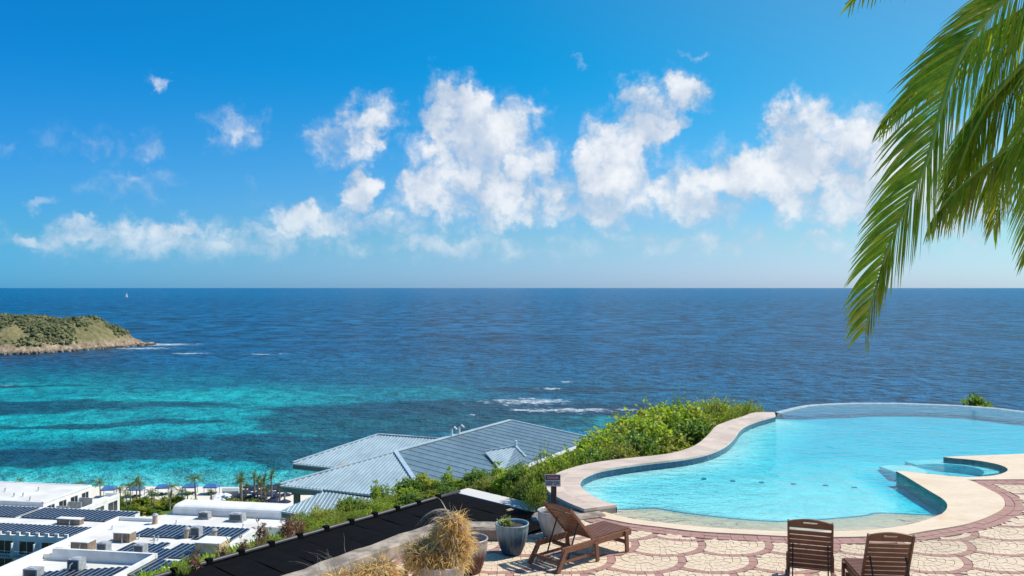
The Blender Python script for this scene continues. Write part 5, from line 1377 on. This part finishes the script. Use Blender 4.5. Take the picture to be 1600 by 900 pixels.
t, rnd = straw('tall slumped heap of golden dry straw in the wide pot', -1.04, 12.55, .38, [(-.02,0,.10,.42,.32,.16,3),(.0,.05,.26,.38,.26,.18,3.2),(.12,.05,.46,.24,.2,.18,2),(.16,.05,.64,.17,.15,.13,1.6),(-.24,-.05,.20,.26,.2,.17,2.4),(.34,.0,.34,.10,.1,.2,.6)], 5600, 5)
# curled grey leaves at the top and left of the heap
g = MB()
for i in range(34):
    a0 = Vector((.12+rnd.gauss(0, .05), .05+rnd.gauss(0, .05), .74+rnd.gauss(0, .05))); v = Vector((-1+rnd.gauss(0, .3), rnd.gauss(0, .3), .45+rnd.gauss(0, .25))).normalized(); s_ = Vector((.1, 1, .3)).normalized(); vs = []; q = a0; L = rnd.uniform(.25, .60); w = rnd.uniform(.018, .042); n = 9
    for k in range(n+1):
        ww = w*(1-.8*k/n)*.5; vs += [q-s_*ww-Vector((0, 0, ww*.6)), q, q+s_*ww-Vector((0, 0, ww*.6))]; v = (v+Vector((rnd.gauss(0, .06), rnd.gauss(0, .06), -.17-.05*rnd.random()))).normalized(); q = q+v*L/n
    g.add(vs, [f for k in range(n) for f in ((3*k, 3*k+1, 3*k+4, 3*k+3), (3*k+1, 3*k+2, 3*k+5, 3*k+4))])
g.build('curled_leaves', LF_GREYD, t)
t, rnd = straw('low tuft of golden dry straw before the long kerb', -2.12, 12.0, .29, [(0,0,.05,.44,.32,.14,3),(.22,.0,.16,.26,.22,.16,2),(-.25,0,.06,.3,.25,.12,1.5),(.3,.05,.24,.14,.14,.12,.8)], 3000, 6)
g = MB()
for i in range(30): blade(g, rnd, (rnd.gauss(-.3, .18), rnd.gauss(.2, .15), .1), (rnd.gauss(-.3, .5), rnd.gauss(.2, .4), 1), rnd.uniform(.35, .6), .008, .16, 7)
g.build('wispy_blades', LF_GREYD, t)
# fallen brown leaf clump by the wide pot
t = thing('fallen_leaf', 'curled tan dead leaf resting against the straw pot', 'leaf', (-1.50, 12.35, .0)); g = MB(); rnd = random.Random(2)
for i in range(26): leaf(g, (rnd.gauss(0, .05), rnd.gauss(0, .05), rnd.uniform(.0, .42)), (rnd.gauss(0, .6), rnd.gauss(0, .6), rnd.gauss(.5, .5)), (0, -1, .2), rnd.uniform(.12, .25), .09, .4)
g.build('blades', LF_STRAW, t)

# ============================================================ SIGN
t = thing('warning_sign', 'weathered warning sign on a dark wooden post standing in the grey-white pot', 'sign', (.735, 15.45, .40))
M_POST = mat('dark_timber', (.10, .065, .045), .85, col2=(.055, .036, .026), scale=8, bump=.006)
MB().box((.02, 0, .34), (.10, .07, .76)).build('post', M_POST, t, bevel=.006)
bd = MB().box((0, -.048, .62), (.285, .012, .215)).build('board', mat('sign_white', (.50, .49, .50), .6, scale=9), t, bevel=.003)
MB().box((0, -.0565, .672), (.262, .004, .082)).build('red_band', mat('sign_black', (.045, .03, .035), .6, scale=9), bd)
EL_ = MB(); n = 28; vs = [(.118*math.cos(6.283*k/n), -.0605, .672+.034*math.sin(6.283*k/n)) for k in range(n)]; EL_.add(vs, [tuple(range(n))]); EL_.build('red_oval', mat('sign_red', (.34, .05, .05), .6, col2=(.24, .045, .045), scale=12), bd)
def text(s_, size, loc, m, parent, sx=1.0):
    cu = bpy.data.curves.new('lettering', 'FONT'); cu.body = s_; cu.size = size; cu.align_x = 'CENTER'; cu.align_y = 'CENTER'; cu.extrude = .0008; cu.offset = .0016
    to = bpy.data.objects.new('tmp', cu); COL.objects.link(to); dg = bpy.context.evaluated_depsgraph_get(); me = bpy.data.meshes.new_from_object(to.evaluated_get(dg)); bpy.data.objects.remove(to)
    me.materials.clear(); me.materials.append(m); o = bpy.data.objects.new('lettering', me); COL.objects.link(o); o.parent = parent; o.location = loc; o.rotation_euler = (rad(90), 0, 0); o.scale = (sx, 1, 1)
text('DANGER', .058, (0, -.063, .672), mat('sign_letter_pale', (.55, .42, .42), .6, scale=9), bd, .9)
text('KEEP OFF', .094, (0, -.0565, .568), mat('sign_letter_black', (.02, .02, .035), .6, scale=9), bd, .60)

# ============================================================ LOUNGERS
M_WOOD = bpy.data.materials.new('lounger_brown'); M_WOOD.use_nodes = True
_nt = NT(M_WOOD.node_tree); _bs = _nt.n['Principled BSDF']; _p = _nt.obj(); _x, _y, _z = _nt.sep(_p)
_n = _nt.noise(_nt.comb(_x*1.0, _y*1.0, _z), 6, 4, .6); _g = _nt.noise(_nt.comb(_x*3, _y*40, _z*40), 2.0, 3, .6)
_nt.put(_bs.inputs['Base Color'], _nt.mix(_nt.sstep(.3, .7, _n*.6+_g*.4), (.150, .058, .028), (.235, .098, .050))); _bs.inputs['Roughness'].default_value = .5
M_STEEL = mat('black_strut', (.02, .02, .022), .5, scale=5)
def lounger(label, loc, rz, back_deg, group):
    t = thing('sun_lounger', label, 'sun lounger', (*loc, .004), rz, group); W = .60; zt = .36
    for s_ in (-1, 1):
        MB().bar((.10, s_*W/2, zt-.045), (1.78, s_*W/2, zt-.045), .034, .10).build('side_rail', M_WOOD, t, bevel=.006)
        MB().bar((.18, s_*(W/2+.005), zt-.04), (-.02, s_*(W/2+.02), 0), .05, .075, up=(1, 0, .5)).build('leg', M_WOOD, t, bevel=.006)
        MB().bar((.86, s_*(W/2+.034), zt-.05), (.90, s_*(W/2+.034), 0), .034, .075, up=(1, 0, 0)).build('leg', M_WOOD, t, bevel=.006)
        MB().bar((1.62, s_*(W/2+.034), zt), (1.64, s_*(W/2+.034), 0), .036, .08, up=(1, 0, 0)).build('leg', M_WOOD, t, bevel=.006)
    MB().bar((.06, -W/2, .14), (.06, W/2, .14), .03, .05).build('stretcher', M_WOOD, t)
    MB().bar((1.63, -W/2, .17), (1.63, W/2, .17), .03, .06).build('stretcher', M_WOOD, t)
    MB().bar((.5, -W/2, zt-.10), (.5, W/2, zt-.10), .05, .05).build('stretcher', M_WOOD, t)
    for s_ in (-1, 1): MB().bar((.02, s_*W*.46, .12), (.88, s_*W*.46, .12), .025, .04).build('lower_rail', M_WOOD, t)
    x = .86
    while x < 1.76:
        MB().box((x, 0, zt+.012), (.052, W-.01, .02)).build('seat_slat', M_WOOD, t); x += .067
    a = rad(back_deg); d = Vector((-math.cos(a), 0, math.sin(a))); up_ = Vector((math.sin(a), 0, math.cos(a))); hg = Vector((.82, 0, zt+.01)); BL = .80
    bw = .60
    fr = MB()
    for s_ in (-1, 1): 
        MB().bar(hg+Vector((0, s_*bw/2, 0)), hg+Vector((0, s_*bw/2, 0))+d*(BL-.01), .030, .05, up=up_).build('back_stile', M_WOOD, t, bevel=.005)
    M3 = Matrix((d, Vector((0, 1, 0)), d.cross(Vector((0, 1, 0))))).transposed(); k = 0; pos = .06
    while pos < BL-.13:
        MB().box(tuple(hg+d*pos), (.062, bw-.03, .018), M=M3).build('back_slat', M_WOOD, t); pos += .078
    # arched top board with hand slot
    tb = MB(); n = 12; y0 = -bw/2+.012; nn = M3 @ Vector((0, 0, 1)); lo = BL-.115
    def tp_(yy, s_, h): return hg+d*s_+Vector((0, yy, 0))+nn*h
    ys = [y0+(bw-.024)*i/n for i in range(n+1)]; topf = lambda yy: BL-.02+.05*math.cos(yy/(bw/2)*math.pi/2)
    slot = (.075, lo+.072, lo+.098)
    for i in range(n):
        ya, yb = ys[i], ys[i+1]; mid = abs((ya+yb)/2) < slot[0]
        segs = [(lambda y_: lo, lambda y_: slot[1]), (lambda y_: slot[2], topf)] if mid else [(lambda y_: lo, topf)]
        for (f0, f1) in segs:
            vs = [tp_(ya, f0(ya), -.011), tp_(yb, f0(yb), -.011), tp_(yb, f1(yb), -.011), tp_(ya, f1(ya), -.011), tp_(ya, f0(ya), .011), tp_(yb, f0(yb), .011), tp_(yb, f1(yb), .011), tp_(ya, f1(ya), .011)]
            tb.add(vs, [(0,1,2,3),(7,6,5,4),(0,4,5,1),(1,5,6,2),(2,6,7,3),(3,7,4,0)])
    tb.build('back_top_board', M_WOOD, t)
    for s_ in (-1, 1): MB().bar(hg+d*.42+Vector((0, s_*bw*.40, 0))-nn*.0, (.30, s_*bw*.40, .13), .018, .018, up=(0, 1, 0)).build('prop_strut', M_STEEL, t)
    return t
GL = 'wooden loungers on the terrace'
lounger('brown slatted lounger set diagonally beside the blue pot, back half raised', (.545-.04*.727, 13.70-.04*.687), rad(42), 47, GL)
lounger('brown slatted lounger with back upright, taller one of the pair before the pool', (4.10, 11.72), rad(71), 73, GL)
lounger('brown slatted lounger turned slightly left, seat showing, of the pair before the pool', (5.16, 11.22), rad(84), 67, GL)
# small yellow tool or ball at the last lounger
bo = boulder('ball', 'small yellow-brown ball on the paving beside the turned lounger', 5.86, 12.95, .07, .055, 1, mat('yellow_ball', (.45, .33, .10), .6, scale=6), 5); bo['category'] = 'ball'

# ============================================================ BEACH THINGS
M_BLUE = mat('blue_canvas', (.05, .18, .44), .8, col2=(.04, .13, .34), scale=.8); M_NAVY = mat('navy_canvas', (.012, .022, .075), .8, scale=.8); M_WCAN = mat('white_canvas', (.78, .78, .80), .8, scale=.8)
def cabana(px, by, lb):
    x, y = G(px, by, GZ); t = thing('beach_cabana', lb, 'cabana', (x, y, GZ), random.uniform(-.2, .2), 'blue cabanas on the beach')
    for sx in (-1, 1):
        for sy in (-1, 1): MB().tube([(sx*1.55, sy*1.3, 0), (sx*1.55, sy*1.3, 2.2)], .07, 6).build('post', M_BLUE, t)
    c = MB(); c.add([(-1.8, -1.5, 2.15), (1.8, -1.5, 2.15), (1.8, 1.5, 2.15), (-1.8, 1.5, 2.15), (-1.0, 0, 2.85), (1.0, 0, 2.85), (-1.8, -1.5, 1.9), (1.8, -1.5, 1.9), (1.8, 1.5, 1.9), (-1.8, 1.5, 1.9)], [(0,1,5,4),(1,2,5),(2,3,4,5),(3,0,4),(0,6,7,1),(1,7,8,2),(2,8,9,3),(3,9,6,0)]); c.build('canopy', M_BLUE, t)
    b_ = MB().box((-.5, 0, .25), (.8, 2.0, .3)); b_.build('day_bed', M_NAVY, t); MB().box((.6, 0, .25), (.8, 2.0, .3)).build('day_bed', M_NAVY, t)
for (px, by, lb) in [(170,777,'blue canopied cabana beside the stepped white terrace'),(213,777,'blue canopied cabana behind the pair of tall palms'),(255,774,'blue canopied cabana at the middle of the cabana row'),(297,773,'blue canopied cabana beside the tallest coconut palm'),(331,773,'blue canopied cabana next to the grey garden wall')]: cabana(px, by, lb)
def parasol(px, by, m, label, group, r=1.5, h=2.4):
    x, y = G(px, by, GZ); t = thing('beach_parasol', label, 'parasol', (x, y, GZ), random.uniform(0, 1), group)
    MB().tube([(0, 0, 0), (0, 0, h)], .035, 6).build('pole', M_ALU, t); c = MB(); n = 8
    c.v = [(0, 0, h+.1)]+[(r*math.cos(6.283*k/n), r*math.sin(6.283*k/n), h-.55) for k in range(n)]+[(r*math.cos(6.283*k/n), r*math.sin(6.283*k/n), h-.75) for k in range(n)]
    for k in range(n): c.f += [(0, 1+k, 1+(k+1) % n), (1+k, 1+n+k, 1+n+(k+1) % n, 1+(k+1) % n)]; c.mi += [0, 0]
    c.build('canopy', m, t)
for (px, by) in [(388,772),(396,776),(405,771),(412,778),(420,772),(428,775),(434,770),(383,780),(402,783),(440,778),(418,784),(409,790),(432,786),(375,787),(446,785),(426,793),(445,796),(391,789)]:
    parasol(px, by, M_NAVY, 'navy blue parasol on the sand between the date palms', 'navy parasols on the beach')
for (px, by) in [(338,789),(345,786),(350,790),(343,793),(352,786),(336,795)]:
    parasol(px, by, M_WCAN, 'white parasol beside the grey garden wall', 'white parasols by the garden wall', 1.6)
# sailing boat far out
x, y = SEA(198, 465); t = thing('sailing_boat', 'white sailing boat far out on the open sea', 'boat', (x, y, SEA_Z), rad(50))
hb = MB(); hull = [(-7, 0), (-5, 1.7), (2, 2.0), (8, 0), (2, -2.0), (-5, -1.7)]; hb.prism([(a*.8, c) for a, c in hull], -.3, 1.4); hb.build('hull', M_WHITE, t)
MB().tube([(.5, 0, 1), (.5, 0, 27)], .18, 6).build('mast', M_ALU, t)
for (nm, pts) in (('main_sail', [(.2, 0, 3), (-6.5, 0.6, 3), (.2, 0, 26)]), ('jib', [(1, 0, 24), (8.3, 0, 1.8), (1.0, .7, 3)])):
    s_ = MB(); P = [Vector(p) for p in pts]; s_.add([tuple(p) for p in P]+[tuple(p+Vector((0, .12, 0))) for p in P], [(0,1,2),(5,4,3),(0,3,4,1),(1,4,5,2),(2,5,3,0)]); s_.build(nm, M_WCAN, t)
for o in list(bpy.data.objects):
    if '_world' in o.keys(): del o['_world']
for pr in list(bpy.data.meshes):
    if pr.users == 0: bpy.data.meshes.remove(pr)
